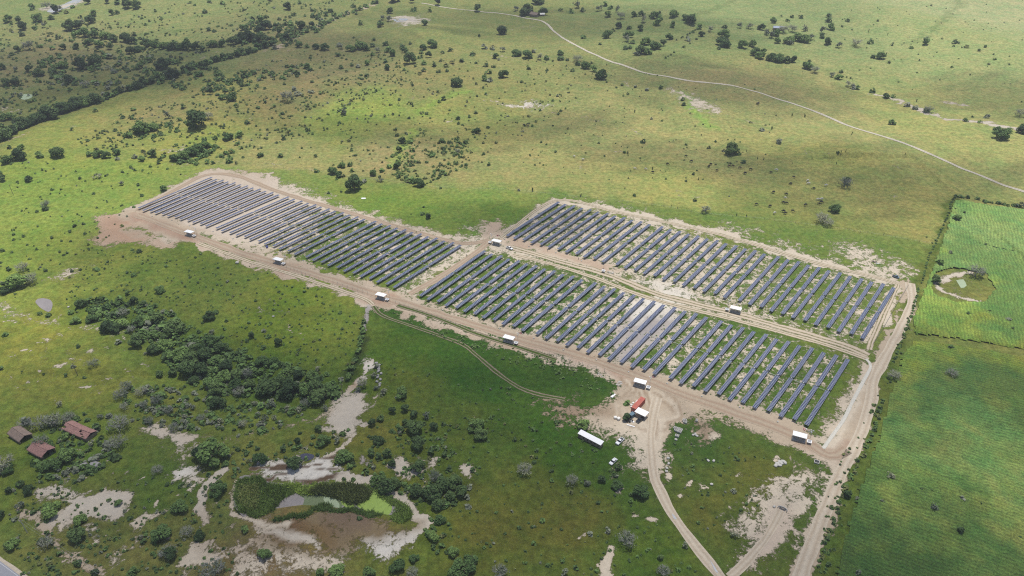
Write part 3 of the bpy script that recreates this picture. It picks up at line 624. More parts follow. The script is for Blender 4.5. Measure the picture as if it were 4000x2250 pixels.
BAS = [(600, 1208), (620, 1198), (680, 1216), (770, 1224), (870, 1221), (920, 1228), (980, 1252), (1028, 1283), (1034, 1303), (1010, 1315), (960, 1302), (900, 1284), (840, 1286), (812, 1276), (765, 1298), (680, 1311), (632, 1308), (597, 1288), (590, 1250)]
bz = min(gh(*G(760, 1258)[:2]), gh(*G(900, 1262)[:2]))+1.25
sheet('pond_water', BAS, M['mudwater'], bz)
sheet('floating_weed', [(752, 1254), (765, 1245), (800, 1246), (858, 1258), (850, 1282), (815, 1284), (785, 1290), (764, 1294), (758, 1280), (766, 1268)], M['weed'], bz+.02, kind='stuff', jit=1.2)
sheet('pale_scum', [(812, 1256), (840, 1256), (850, 1268), (845, 1278), (815, 1268)], M['scum'], bz+.03, kind='stuff', jit=1.2)
sheet('green_algae', [(893, 1274), (915, 1268), (932, 1240), (955, 1247), (978, 1262), (988, 1280), (984, 1292), (958, 1299), (925, 1288)], M['algae'], bz+.04, kind='stuff')
sheet('green_algae', [(856, 1262), (878, 1264), (892, 1274), (880, 1279), (860, 1272)], M['algae'], bz+.05, kind='stuff')
sheet('pond_water', [(88, 762), (97, 752), (120, 752), (131, 760), (127, 782), (118, 783), (100, 772)], M['mudwater'], lift=.1)
sheet('pond_water', [(118, 30), (150, 14), (185, 0), (210, -3), (195, 8), (160, 22), (135, 33)], M['palewater'], lift=.15)
sheet('pond_water', c1([(315, 140), (350, 130), (410, 140), (400, 165), (350, 185), (325, 170)]), M['darkwater'], lift=.1, jit=.3)
sheet('pond_water', [(988, 49), (1005, 47), (1025, 47), (1020, 53), (1000, 55)], M['palewater'], lift=.1)
sheet('pond_water', [(47, 246), (62, 237), (80, 238), (78, 246), (62, 251)], M['scum'], lift=.1)
sheet('pond_water', [(2405, 706), (2425, 703), (2430, 718), (2415, 724)], M['scum'], lift=.1)
sheet('puddle', [(1690, 1292), (1696, 1296), (1702, 1306), (1694, 1304)], M['palewater'], lift=.1, jit=.1)
sheet('puddle', [(1785, 1408), (1792, 1416), (1806, 1440), (1798, 1436)], M['palewater'], lift=.1, jit=.1)
# ------------------------------------------------------------------ solar panel rows
def glassmat():
    m, t, b = newmat('panel_glass'); oi = t.nodes.new('ShaderNodeObjectInfo'); co = t.nodes.new('ShaderNodeTexCoord').outputs['Object']
    f = noise(t, co, 0.7, 2)
    c = mixc(t, oi.outputs['Random'], (0.032, 0.046, 0.102), (0.052, 0.060, 0.120))
    t.links.new(scalec(t, c, mth(t, 'MULTIPLY_ADD', f, 0.8, 0.6)), b.inputs['Base Color'])
    b.inputs['Roughness'].default_value = 0.25; b.inputs['Specular IOR Level'].default_value = 0.4; return m
M['glass'] = glassmat(); M['frame'] = simple('panel_frame', (0.42, 0.45, 0.52), 0.5, 0.1, 0.05)
M['back'] = simple('panel_back', (0.10, 0.10, 0.11), 0.7, 0, 0.1)
HALF = 31.0; NM = 30; PM = 1.03; MW = 2.08; TH = 1.6
def table_mesh():
    b = MB()
    for i in range(NM):
        x0 = 0.5+i*PM; x1 = x0+PM-0.03; y = MW/2; z = 0.02; e = 0.085
        P = [(x0, -y, z), (x1, -y, z), (x1, y, z), (x0, y, z)]; Q = [(a, c, -z) for a, c, _ in P]
        I = [(x0+e, -y+.06, z), (x1-e, -y+.06, z), (x1-e, y-.06, z), (x0+e, y-.06, z)]
        mid = [(x0+e, -.03, z), (x1-e, -.03, z), (x1-e, .03, z), (x0+e, .03, z)]
        b.add(P+I+Q+mid, [(0, 1, 5, 4), (1, 2, 6, 5), (2, 3, 7, 6), (3, 0, 4, 7), (8, 9, 1, 0), (9, 10, 2, 1), (10, 11, 3, 2), (11, 8, 0, 3), (12, 13, 14, 15)], 0)
        n = len(b.v)-16
        b.f += [(n+4, n+5, n+13, n+12), (n+15, n+14, n+6, n+7)]; b.m += [1, 1]
        b.f += [(n+11, n+10, n+9, n+8)]; b.m += [2]
    return b
def make_row():
    r = empty('solar_panel_row'); tb = table_mesh()
    o = tb.build('panel_table', [M['frame'], M['glass'], M['back']], r, (0, 0, TH)); 
    q = bpy.data.objects.new('panel_table', o.data); q.location = (0, 0, TH); q.rotation_euler = (0, 0, math.pi); link(q, r)
    b = MB(); b.tube((-HALF, 0, 0), (HALF, 0, 0), .075, n=6); b.build('torque_tube', M['galv'], r, (0, 0, TH-.16))
    b = MB(); b.box((0, 0, -.72), (.16, .12, 1.44)); b.box((0, 0, -.02), (.26, .3, .12)); pm = b.mesh('post', M['galv'])
    for x in (-30, -22.5, -15, -7.5, 0, 7.5, 15, 22.5, 30):
        p = bpy.data.objects.new('post', pm); p.location = (x, 0, TH-.1); link(p, r)
    b = MB(); b.box((0, 0, 0), (.55, .5, .4)); b.box((.05, .34, .12), (.3, .22, .3)); b.build('drive_motor', M['galv'], r, (0, 0, TH-.02))
    return r
ROWS = [[-255.3,507.4,54.6,63.6],[-250.3,503.4,54.4,63.6],[-244.5,502.2,54.2,63.6],[-239.7,499.2,54.0,63.4],[-233.8,497.6,53.9,63.4],[-228.6,494.1,53.4,63.2],[-222.6,492.3,53.0,63.0],[-217.5,488.8,52.4,62.8],[-211.4,486.9,52.0,62.5],[-206.5,483.2,51.6,62.4],[-200.3,481.1,51.3,62.2],[-195.1,477.2,50.9,62.1],[-186.7,474.0,50.7,61.9],[-181.6,469.9,50.4,61.8],[-175.0,467.1,50.3,61.6],[-169.6,463.3,50.1,61.4],[-163.3,461.3,50.0,61.1],[-158.7,457.4,50.0,61.0],[-151.9,454.7,50.0,60.9],[-146.8,450.9,50.1,60.8],[-140.5,448.5,50.3,60.9],[-135.3,444.6,50.5,61.1],[-128.8,441.8,50.7,61.2],[-123.6,437.7,50.9,61.4],[-115.1,434.5,51.1,61.6],[-110.1,430.4,51.4,61.8],[-103.9,427.9,51.5,62.0],[-98.7,424.0,51.6,62.2],[-92.3,421.7,51.8,62.2],[-87.2,417.4,52.0,62.5],[-81.0,415.3,52.2,62.8],[-75.8,411.2,52.3,62.9],[-69.6,409.1,52.5,63.1],[-64.4,404.8,52.5,63.2],[-58.1,402.7,52.6,63.3],[-53.2,398.9,52.7,63.4],[-36.4,390.5,54.0,64.4],[-31.6,386.5,54.0,64.5],[-25.3,384.3,54.0,64.6],[-20.4,380.0,54.0,64.6],[-14.0,377.8,53.9,64.6],[-9.0,373.9,53.9,64.7],[-3.0,371.6,53.9,64.7],[2.1,367.6,53.9,64.7],[8.3,365.4,53.8,64.6],[13.4,361.2,53.7,64.5],[19.6,359.1,53.6,64.3],[24.5,354.9,53.5,64.3],[32.6,351.6,53.4,64.2],[37.5,347.4,53.3,64.1],[43.6,345.0,53.2,63.9],[48.5,340.9,53.0,63.7],[54.5,338.5,52.9,63.5],[59.4,334.5,52.8,63.4],[65.5,331.9,52.7,63.2],[70.2,328.0,52.5,63.0],[76.5,325.6,52.4,62.9],[81.5,321.7,52.3,62.9],[87.6,319.5,52.1,62.8],[92.4,315.8,52.0,62.7],[100.2,312.2,51.9,62.7],[104.8,308.4,51.8,62.6],[110.9,306.0,51.8,62.5],[115.8,302.0,51.8,62.4],[122.2,299.9,51.7,62.2],[126.7,295.9,51.7,62.2],[132.6,293.6,51.6,62.1],[137.3,289.7,51.6,61.9],[143.4,287.4,51.6,61.9],[148.1,283.2,51.6,61.9],[154.1,281.0,51.5,61.8],[158.7,277.4,51.5,61.9],[16.0,460.8,52.2,62.8],[20.8,456.9,52.2,62.9],[27.2,454.8,52.1,62.8],[32.4,450.8,52.1,62.8],[38.6,448.5,52.0,62.8],[43.6,444.9,52.0,62.7],[50.1,442.4,52.0,62.8],[55.0,438.5,52.0,62.8],[61.4,436.2,52.0,62.7],[66.1,432.1,52.1,62.7],[72.5,430.0,52.1,62.6],[77.5,425.8,52.1,62.6],[86.0,422.5,52.1,62.7],[90.9,418.3,52.1,62.6],[96.9,415.6,52.1,62.7],[101.9,411.7,52.1,62.8],[108.1,409.2,52.0,62.9],[113.0,404.9,52.0,63.1],[119.3,402.6,52.0,63.2],[124.0,398.2,52.0,63.3],[130.2,395.4,52.0,63.3],[135.1,391.4,52.0,63.2],[141.2,389.1,52.0,63.1],[145.8,384.8,52.0,63.0],[153.9,381.4,52.0,63.1],[158.8,377.4,52.0,63.0],[164.9,374.9,51.9,63.1],[169.5,370.5,51.8,63.2],[175.4,367.9,51.8,63.3],[180.1,363.9,51.8,63.4],[186.3,361.4,51.8,63.5],[190.8,357.1,51.8,63.4],[196.9,354.4,51.7,63.4],[201.4,350.6,51.7,63.4],[207.7,348.5,51.7,63.4],[212.1,344.2,51.7,63.4]]
row0 = make_row(); rowkids = kids(row0)
BLK = ['left block', 'lower middle block', 'upper right block']
rows = []
def duprow():
    r = row0.copy(); link(r); ks_ = []
    for c in rowkids: q = c.copy(); link(q, r); ks_.append(q)
    return r, ks_
for i, (x, y, a, L) in enumerate(ROWS):
    z = float(ghn(x, y)); r, newkids = (row0, rowkids) if i == 0 else duprow()
    r.location = (x, y, z); r.rotation_euler = (0, 0, R(a)); r.scale = (L/62.9, 1, 1)
    tilt = R(random.uniform(-3.5, 3.5)+random.choice((-1, 1, 1))*1.5); sgn = 1
    for ch in newkids:
        if ch.name.startswith('panel_table'): ch.rotation_euler = (tilt*sgn, 0, 0 if sgn > 0 else math.pi); sgn = -1
    b, k = divmod(i, 36); j = k+1
    end = 'left' if j <= 18 else 'right'; n = j if j <= 18 else 37-j
    if n == 1: lab = 'long row of blue solar panels at the far %s end of the %s' % (end, BLK[b])
    else: lab = 'long row of blue solar panels, %s from the %s end of the %s' % (nth(n), end, BLK[b])
    tag(r, lab, 'solar panels', 'rows of solar panels'); rows.append((Vector((x, y, z)), R(a), L))
# pale cable trays that tie each pair of rows at mid length
tr = None
for i in range(0, 108, 2):
    (p, a, L), (q, a2, _) = rows[i], rows[i+1]
    d = q-p; ln = d.length-2.3; mid = (p+q)/2
    if tr is None:
        b = MB(); b.box((0, 0, 0), (1.0, .22, .10)); b.box((0, .10, .08), (1.0, .02, .1)); b.box((0, -.10, .08), (1.0, .02, .1)); tr = b.build('cable_tray', M['cable']); o = tr
    else: o = tr.copy(); link(o)
    o.location = (mid.x, mid.y, mid.z+.75); o.rotation_euler = (0, 0, math.atan2(d.y, d.x)); o.scale = (ln, 1, 1)
    bb, k = divmod(i//2, 18)
    tag(o, 'pale cable tray between the %s pair of rows in the %s' % (nth(k+1), BLK[bb]), 'cable tray', 'cable trays between paired rows')
# small concrete boxes by the row ends
def src(x, y): return G(x*.644, y*.644)
cb = None
k = 0
for i in range(3, 108, 3):
    p, a, L = rows[i]; e = p-Vector((math.cos(a), math.sin(a), 0))*(L/2+2.6)
    if cb is None: b = MB(); b.box((0, 0, .2), (.8, .8, .4), top=.96); b.box((0, 0, .42), (.66, .66, .05)); cb = b.build('junction_box', M['conc']); o = cb
    else: o = cb.copy(); link(o)
    o.location = (e.x, e.y, float(ghn(e.x, e.y))); o.rotation_euler = (0, 0, a); bb, kk = divmod(i, 36)
    tag(o, 'small concrete box at the near end of %s row, %s' % (nth(kk+1), BLK[bb]), 'junction box', 'concrete boxes at row ends')

# ------------------------------------------------------------------ inverter shelters, masts, caged pads
SH = [((743, 906), 2), ((1089, 1014), 2), ((1490, 1153), 1), ((1988, 1321), 1), ((2499, 1493), 1), ((3120, 1703), 1), ((1940, 942), -1), ((2872, 1206), -1)]
wh = ['beside the reddish dirt at the far left of the lower road', 'second from the left along the lower road', 'at the bend where a grassy track leaves the lower road', 'above the long row of fence posts by the lower road', 'beside the yard with the orange container', 'at the right end of the lower road', 'at the left end of the middle track', 'at the right part of the middle track']
def make_shelter():
    r = empty('inverter_shelter'); b = MB()
    b.box((0, 0, 0), (6.3, 3.5, .10)); 
    for q in range(12): b.box((-2.9+q*.525, 0, .07), (.06, 3.5, .04))
    o = b.build('roof', M['white'], r, (0, 0, 3.0)); o.rotation_euler = (R(-4), 0, 0)
    for x in (-2.9, 0, 2.9):
        for y in (-1.5, 1.5):
            b = MB(); b.box((0, 0, 1.42), (.12, .12, 2.84)); b.build('post', M['galv'], r, (x, y, 0))
    b = MB(); b.box((0, -1.4, 2.7), (6, .08, .12)); b.box((0, 1.4, 2.8), (6, .08, .12)); b.build('roof_beam', M['galv'], r)
    for x in (-2.2, -1.1, 0, 1.1, 2.2):
        b = MB(); b.box((0, 0, 0), (.7, .35, .75)); b.box((0, -.2, .05), (.5, .06, .3), 1); b.build('inverter', [M['galv'], M['dark']], r, (x, -.5, 1.3))
    b = MB(); b.box((0, 0, .9), (5.4, .08, 1.2)); b.box((0, 0, .06), (6, 3.2, .12), 0); b.build('back_frame', [M['conc'], M['steel']], r)
    return r
def make_mast():
    r = empty('camera_mast'); b = MB(); b.tube((0, 0, 0), (0, 0, 6.4), .09, .06); b.build('pole', M['galv'], r)
    b = MB(); b.box((0, 0, 5.9), (1.3, .06, .06)); b.box((.5, 0, 6.1), (.7, .5, .06), 1, top=.9); b.box((-.5, 0, 6.15), (.4, .3, .35), 0); b.build('lamp_head', [M['white'], M['steel']], r)
    b = MB(); b.box((.0, -.15, 4.9), (.4, .25, .5)); b.build('control_box', M['white'], r); return r
def make_cage():
    r = empty('caged_pad'); b = MB()
    for x, y, sx, sy in ((0, -.9, 2.0, .28), (0, .9, 2.0, .28), (-.9, 0, .28, 1.6), (.9, 0, .28, 1.6)): b.box((x, y, 1.25), (sx, sy, .12))
    b.build('frame', M['white'], r)
    b = MB(); b.box((0, 0, 1.12), (1.5, 1.5, .1)); b.build('grille', M['steel'], r)
    for x in (-.85, .85):
        for y in (-.85, .85): b = MB(); b.box((x, y, .6), (.1, .1, 1.2)); b.build('leg', M['galv'], r)
    return r
s0 = make_shelter(); m0 = make_mast(); g0 = make_cage(); ks, km, kg = kids(s0), kids(m0), kids(g0)
for i, ((px, py), side) in enumerate(SH):
    p = src(px, py+13); a = R(-24) if i < 6 else R(-26)
    r = s0 if i == 0 else dup(s0, p, _kids=ks); r.location = p; r.rotation_euler = (0, 0, a)
    tag(r, 'white roofed open shelter '+wh[i], 'shelter', 'white inverter shelters')
    ax = Vector((math.cos(a), math.sin(a), 0)); sg = -1 if side == -1 else 1
    q = p+ax*(4.6*sg)+Vector((ax.y, -ax.x, 0))*.7; q2 = p+ax*(4.7*sg)-Vector((ax.y, -ax.x, 0))*1.6
    g = g0 if i == 0 else dup(g0, q, _kids=kg); g.location = q; g.rotation_euler = (0, 0, a)
    tag(g, 'white framed square pad beside the shelter '+' '.join(wh[i].split()[:8]), 'caged pad', 'white framed pads')
    g = m0 if i == 0 else dup(m0, q2, _kids=km); g.location = q2; g.rotation_euler = (0, 0, a)
    tag(g, 'thin lamp mast beside the shelter '+' '.join(wh[i].split()[:9]), 'mast', 'masts by the shelters')
g = dup(g0, src(2357, 1063), R(-26), _kids=kg); tag(g, 'white framed square pad standing alone on the middle track', 'caged pad', 'white framed pads')
g = dup(m0, src(2359, 1045), R(-26), _kids=km); tag(g, 'thin lamp mast standing alone beside the middle track', 'mast', 'masts by the shelters')

# ------------------------------------------------------------------ the yard
def ang(p, q): return math.atan2(q.y-p.y, q.x-p.x)
# orange container
pa = src(2472, 1612); pb = src(2512, 1567); ca = ang(pa, pb)
r = empty('shipping_container', (pa+pb)/2, ca); LC, WC, HC = 9.6, 2.5, 2.7
b = MB(); b.box((0, 0, HC/2+.1), (LC, WC, HC))
for i in range(40):
    x = -LC/2+.25+i*(LC-.5)/39
    b.box((x, WC/2+.02, HC/2+.1), (.12, .05, HC-.4)); b.box((x, -WC/2-.02, HC/2+.1), (.12, .05, HC-.4)); b.box((x, 0, HC+.115), (.12, WC-.3, .03))
b.build('container_body', M['orange'], r)
for s in (-1, 1): b = MB(); b.box((LC/2+.05, s*.62, HC/2+.1), (.07, 1.15, HC-.2)); b.tube((LC/2+.12, s*.2, .4), (LC/2+.12, s*.2, HC-.2), .03); b.build('door', M['orange'], r)
b = MB()
for x in (-1, 1):
    for y in (-1, 1): b.box((x*(LC/2-.06), y*(WC/2-.04), HC/2+.12), (.18, .18, HC+.1))
b.build('corner_posts', M['orange'], r)
tag(r, 'orange red shipping container beside the small tree in the dirt yard', 'container')
# white canopy with dark pickup below
pc = src(2505, 1625); ax = Vector((math.cos(ca), math.sin(ca), 0)); nx_ = Vector((-ax.y, ax.x, 0))
r = empty('yard_canopy', pc, ca-R(90))
b = MB(); b.box((0, 0, 0), (5.9, 4.0, .09))
for q in range(10): b.box((-2.7+q*.6, 0, .06), (.06, 4.0, .04))
b.build('roof', M['white'], r, (0, 0, 2.7))
for x in (-2.8, 2.8):
    for y in (-1.8, 1.8): b = MB(); b.box((x, y, 1.33), (.1, .1, 2.66)); b.build('post', M['steel'], r)
b = MB(); b.box((-1.6, .9, .45), (1.8, .8, .08)); b.box((-1.6, .9, .2), (.6, .4, .4)); b.build('work_table', M['wood'], r)
tag(r, 'white flat canopy on posts against the orange container', 'canopy')
def vehicle(name, paint, pickup=False, L=4.6, W=1.8):
    r = empty(name); b = MB(); hw = W/2
    if pickup: prof = [(-L/2, .45), (-L/2, .98), (-.45, 1.0), (-.4, 1.0), (1.05, 1.0), (L/2-.1, .92), (L/2, .7), (L/2, .4), (L/2-.3, .32), (-L/2+.3, .32)]
    else: prof = [(-L/2, .5), (-L/2+.05, .88), (-L/2+.7, .98), (1.0, .96), (L/2-.15, .78), (L/2, .6), (L/2, .38), (L/2-.3, .28), (-L/2+.3, .28)]
    b.prism(prof, -hw, hw); b.build('body', paint, r, bevel=.06)
    b = MB(); x0, x1 = ((-.55, 1.1) if pickup else (-1.55, 1.0)); t0, t1 = ((-.4, .55) if pickup else (-1.0, .35)); z0, z1 = 0.98, (1.62 if pickup else 1.42); y0, y1 = hw-.06, hw-.25
    P = [(x0, -y0, z0), (x1, -y0, z0), (x1, y0, z0), (x0, y0, z0), (t0, -y1, z1), (t1, -y1, z1), (t1, y1, z1), (t0, y1, z1)]
    b.add(P, [(0, 1, 5, 4), (1, 2, 6, 5), (2, 3, 7, 6), (3, 0, 4, 7)]); b.build('windows', M['carglass'], r)
    b = MB(); b.box(((t0+t1)/2, 0, z1+.02), (t1-t0+.06, 2*y1+.04, .05)); b.box(((t0+t1)/2-.1, 0, (z0+z1)/2), (.09, 2*y0-.12, z1-z0)); b.build('cab_roof', paint, r, bevel=.02)
    if pickup:
        b = MB(); b.box((-1.45, 0, 1.005), (1.5, W-.3, .02)); b.build('load_bed', M['dark'], r)
    for x in (-L*.31, L*.31):
        for y in (-hw+.1, hw-.1):
            wbm = MB(); wbm.tube((x, y-.11, .33), (x, y+.11, .33), .33, n=14); o = wbm.build('wheel', M['tyre'], r)
            h = MB(); h.tube((x, y-.125, .33), (x, y+.125, .33), .18, n=10); h.build('rim', M['steel'], o)
    for y in (-.6, .6):
        b = MB(); b.box((L/2-.05, y, .66), (.12, .32, .14)); b.build('headlight', M['galv'], r)
        b = MB(); b.box((-L/2-.005, y*1.15, .8), (.05, .2, .16)); b.build('tail_light', M['red'], r)
    b = MB(); b.box((L/2+.03, 0, .42), (.1, W-.1, .16)); b.box((-L/2-.03, 0, .45), (.1, W-.1, .16)); b.build('bumper', M['steel'], r); return r
v = vehicle('pickup_truck', M['carblack'], True, 4.7); v.location = src(2500, 1643); v.rotation_euler = (0, 0, ca+R(-10)+math.pi); tag(v, 'black pickup nosing out from under the white canopy', 'pickup truck')
v = vehicle('pickup_truck', M['carwhite'], True, 5.0); v.location = src(2421, 1727); v.rotation_euler = (0, 0, ang(src(2428, 1718), src(2412, 1733))); tag(v, 'white pickup parked right of the long white roofed shed', 'pickup truck')
v = vehicle('parked_car', M['carwhite'], False, 4.5); v.location = src(2395, 1806); v.rotation_euler = (0, 0, ang(src(2403, 1797), src(2387, 1812))); tag(v, 'white car parked beside the dark bush below the yard', 'car')
v = vehicle('pickup_truck', M['carwhite'], True, 4.9); v.location = src(1990, 972); v.rotation_euler = (0, 0, ang(src(1982, 970), src(1999, 976))); tag(v, 'white pickup on the middle track below the left shelter', 'pickup truck')
# blue grey cabin, bins, sacks, beams
r = empty('blue_cabin', src(2468, 1627), ca+R(-10)); b = MB(); b.box((0, 0, 1.0), (3.0, 2.1, 2.0), top=.9); 
for q in (-.8, 0, .8): b.box((q, 0, 2.02), (.08, 2.0, .05))
b.build('cabin_body', M['blue'], r, bevel=.05); b = MB(); b.box((-1.5, 0, 1.0), (.06, .9, 1.5)); b.build('door', M['dark'], r); b = MB(); b.box((0, -1.04, 1.25), (1.2, .06, .5)); b.build('window', M['carglass'], r)
tag(r, 'blue grey metal cabin between the tree and the orange container', 'cabin')
dr = None
for i, (dx, dy) in enumerate(((0, 0), (1.1, .3), (2.2, .1), (.5, 1.1), (1.7, 1.3), (.3, -1.2), (1.6, -1.3), (2.8, -.8))):
    p = src(2446, 1642)+Vector((dx, dy, 0))
    if dr is None: b = MB(); b.tube((0, 0, 0), (0, 0, .95), .42, .42, 12); b.tube((0, 0, .3), (0, 0, .36), .45, .45, 12); b.tube((0, 0, .62), (0, 0, .68), .45, .45, 12); dr = b.build('drum', M['black']); o = dr
    else: o = dr.copy(); link(o)
    o.location = p; tag(o, 'black drum in the heap below the small yard tree', 'drum', 'black drums below the yard tree')
def blob(name, mat, p, s, lab, cat, group=None, rz=0.0, seed=0):
    bm = bmesh.new(); bmesh.ops.create_cube(bm, size=1.0); bmesh.ops.subdivide_edges(bm, edges=bm.edges[:], cuts=3, use_grid_fill=True)
    for vv in bm.verts:
        c = vv.co; n = c.normalized()*.62; c2 = c.lerp(n, .55); d = 1+(vnoise(c.x*3+seed, c.y*3+seed*.7, 3)-.5)*.3+(vnoise(c.z*3+seed, c.x*2, 5)-.5)*.2
        vv.co = Vector((c2.x*s[0]*d, c2.y*s[1]*d, max(c2.z*d+.42, 0)*s[2]))
    me = bpy.data.meshes.new(name); bm.to_mesh(me); bm.free(); me.materials.append(mat); me.polygons.foreach_set('use_smooth', [True]*len(me.polygons))
    o = link(bpy.data.objects.new(name, me)); o.location = p; o.rotation_euler = (0, 0, rz)
    return tag(o, lab, cat, group)
blob('water_tank', M['bag'], src(2404, 1634), (1.5, 1.4, 1.2), 'left one of two pale bulk sacks left of the yard tree', 'bulk sack', 'pale bulk sacks')
blob('water_tank', M['bag'], src(2416, 1639), (1.6, 1.4, 1.3), 'right one of two pale bulk sacks left of the yard tree', 'bulk sack', 'pale bulk sacks', .5, 2)
for o in list(C.objects):
    if o.name.startswith('water_tank'): o.name = 'bulk_sack'
for i, (x, y) in enumerate(((2466, 1583), (2473, 1576), (2479, 1586), (2467, 1591), (2475, 1594), (2484, 1582))):
    blob('sack', M['bag'], src(x, y), (1.1, .9, .7), 'pale sack in the pile left of the orange container', 'sack', 'sacks piled left of the orange container', i, i)
def plank(name, p, q, w_, h, mat, lab, cat, group=None):
    d = q-p; b = MB(); L = d.length; b.box((0, 0, h/2), (L, w_, h)); b.box((0, 0, h+.015), (L*.98, w_*.5, .03)); o = b.build(name, mat, None, (p+q)/2, math.atan2(d.y, d.x)); return tag(o, lab, cat, group)
plank('sheet_stack', src(2461, 1644), src(2477, 1650), .9, .3, M['white'], 'short white sheet stack below the blue grey cabin', 'sheet stack')
plank('sheet_stack', src(2448, 1659), src(2479, 1668), .5, .25, M['white'], 'long white beam stack lowest in the dirt yard', 'sheet stack')
plank('sheet_stack', src(2388, 1554), src(2402, 1541), 1.1, .5, M['white'], 'white sheet stack on grass at the left edge of the yard', 'sheet stack')
plank('sheet_stack', src(2484, 1575), src(2492, 1566), .8, .6, M['white'], 'white sheets leaning by the left side of the orange container', 'sheet stack')
for i, (x, y) in enumerate(((2410, 1503), (2414, 1497), (2418, 1491), (2424, 1493), (2419, 1505), (2426, 1499))):
    plank('concrete_slab', src(x-4, y+1), src(x+5, y-1), .6, .2, M['conc'], 'pale slab laid on grass above the left yard edge', 'slab', 'pale slabs on the grass')
for i, (x, y) in enumerate(((2338, 1458), (2345, 1464), (2352, 1471), (2336, 1464))):
    plank('concrete_slab', src(x-3, y-2), src(x+4, y+2), .4, .2, M['conc'], 'pale slab lying in the grass above the yard', 'slab', 'pale slabs above the yard')
# hollow concrete block pallets
pal = None
PB = [(2635, 1674), (2641, 1676), (2648, 1678), (2655, 1680), (2661, 1683), (2638, 1682), (2644, 1685), (2651, 1688), (2657, 1690), (2641, 1704), (2648, 1706), (2670, 1644), (2677, 1645), (2673, 1650), (2679, 1652), (2721, 1645)]
for i, (x, y) in enumerate(PB):
    if pal is None:
        b = MB(); b.box((0, 0, .45), (1.0, 1.5, .9))
        b2 = MB(); b2.box((0, .32, .905), (.45, .38, .03)); b2.box((0, -.32, .905), (.45, .38, .03)); pal = empty('block_pallet'); b.build('blocks', M['conc'], pal); b2.build('openings', M['dark'], pal); kp = kids(pal); o = pal
    else: o = dup(pal, (0, 0, 0), _kids=kp)
    o.location = src(x, y); o.rotation_euler = (0, 0, R(-25))
    if i < 11: tag(o, 'pale hollow concrete block stack in the cluster right of the entrance', 'concrete blocks', 'concrete block stacks right of the entrance')
    elif i < 15: tag(o, 'pale concrete block stack in the small group above the cluster', 'concrete blocks', 'small group of concrete block stacks')
    else: tag(o, 'single pale concrete block stack standing apart on the right', 'concrete blocks')
# long white roofed shed
pa, pb = src(2262, 1700), src(2352, 1747); sa = ang(pa, pb); Ls = (pb-pa).length
r = empty('long_shed', (pa+pb)/2+Vector((0, 0, 0)), sa); b = MB(); b.box((0, 0, 0), (Ls, 3.0, .09)); 
for q in range(14): b.box((-Ls/2+.4+q*(Ls-.8)/13, 0, .06), (.07, 3.0, .04))
o = b.build('roof', M['white'], r, (0, 0, 2.5)); o.rotation_euler = (R(4), 0, 0)
b = MB(); b.box((0, -1.25, 1.15), (Ls-.4, .12, 2.3)); b.box((0, 1.25, 1.15), (Ls-.4, .12, 2.2)); b.box((-Ls/2+.25, 0, 1.15), (.12, 2.5, 2.2)); b.box((Ls/2-.25, 0, 1.15), (.12, 2.5, 2.2)); b.build('wall', M['adobe'], r)
for q in range(6): b = MB(); b.box((-Ls/2+1.2+q*(Ls-2.4)/5, -1.33, 1.25), (.7, .05, .8)); b.build('window', M['dark'], r)
tag(r, 'long narrow shed with a white roof on the grass', 'shed')
# things on the farm
def barrel(p, mat, lab, s=1.0):
    b = MB(); b.tube((0, 0, 0), (0, 0, 1.5*s), .75*s, .75*s, 14); b.tube((0, 0, 1.5*s), (0, 0, 1.75*s), .75*s, .3*s, 14); o = b.build('water_barrel', mat, None, p, smooth=False); return tag(o, lab, 'barrel')
barrel(src(1044, 968), M['barrel'], 'blue barrel at the near row ends of the left block', .9)
def tangle(p, n, mat, s, lab, name, cat):
    b = MB(); rr = random.Random(n)
    for i in range(n):
        a = Vector((rr.uniform(-s, s), rr.uniform(-s, s)*.6, rr.uniform(.05, .3))); a2 = a+Vector((rr.uniform(-s, s)*.6, rr.uniform(-s, s)*.6, rr.uniform(0, .4))); b.tube(a, a2, .05, n=5, m=i % len(mat))
        if i % 3 == 0: b.box((a.x, a.y, .2), (.5, .4, .4), i % len(mat), rr.uniform(0, 3))
    return tag(b.build(name, mat, None, p), lab, cat)
tangle(src(2557, 1472), 14, [M['red'], M['conc']], 1.3, 'red cable coils on the dirt by the fifth shelter', 'cable_coil', 'cable coil')
tangle(src(2037, 1303), 12, [M['red'], M['conc']], 1.3, 'red cable coils at a row end by the fourth shelter', 'cable_coil', 'cable coil')
tangle(src(3146, 1678), 14, [M['red'], M['white']], 1.0, 'pink red equipment at the lowest right row end', 'cable_coil', 'cable coil')
tangle(src(3163, 1687), 8, [M['white'], M['galv']], .7, 'small pale metal parts beside the pink red equipment', 'metal_parts', 'metal parts')
tangle(src(1947, 921), 14, [M['red'], M['dark']], 1.2, 'red and dark equipment behind the middle track left shelter', 'cable_coil', 'cable coil')
tangle(src(2385, 1065), 26, [M['bag'], M['conc']], 2.2, 'heap of pale frames lying on the middle track', 'frame_heap', 'heap')
tangle(src(3415, 1022), 26, [M['dark'], M['wood']], 1.6, 'dark rubbish heap on pale ground above the right rows', 'rubbish_heap', 'heap')
tangle(src(3429, 1030), 18, [M['white'], M['bag']], 1.2, 'scattered white rubbish beside the dark heap', 'rubbish_heap', 'heap')
v = vehicle('small_tractor', M['blue'], True, 3.6, 1.7); v.location = src(3499, 1084); v.rotation_euler = (0, 0, R(-40)); tag(v, 'small blue and pink vehicle at the upper right corner of the farm', 'vehicle')
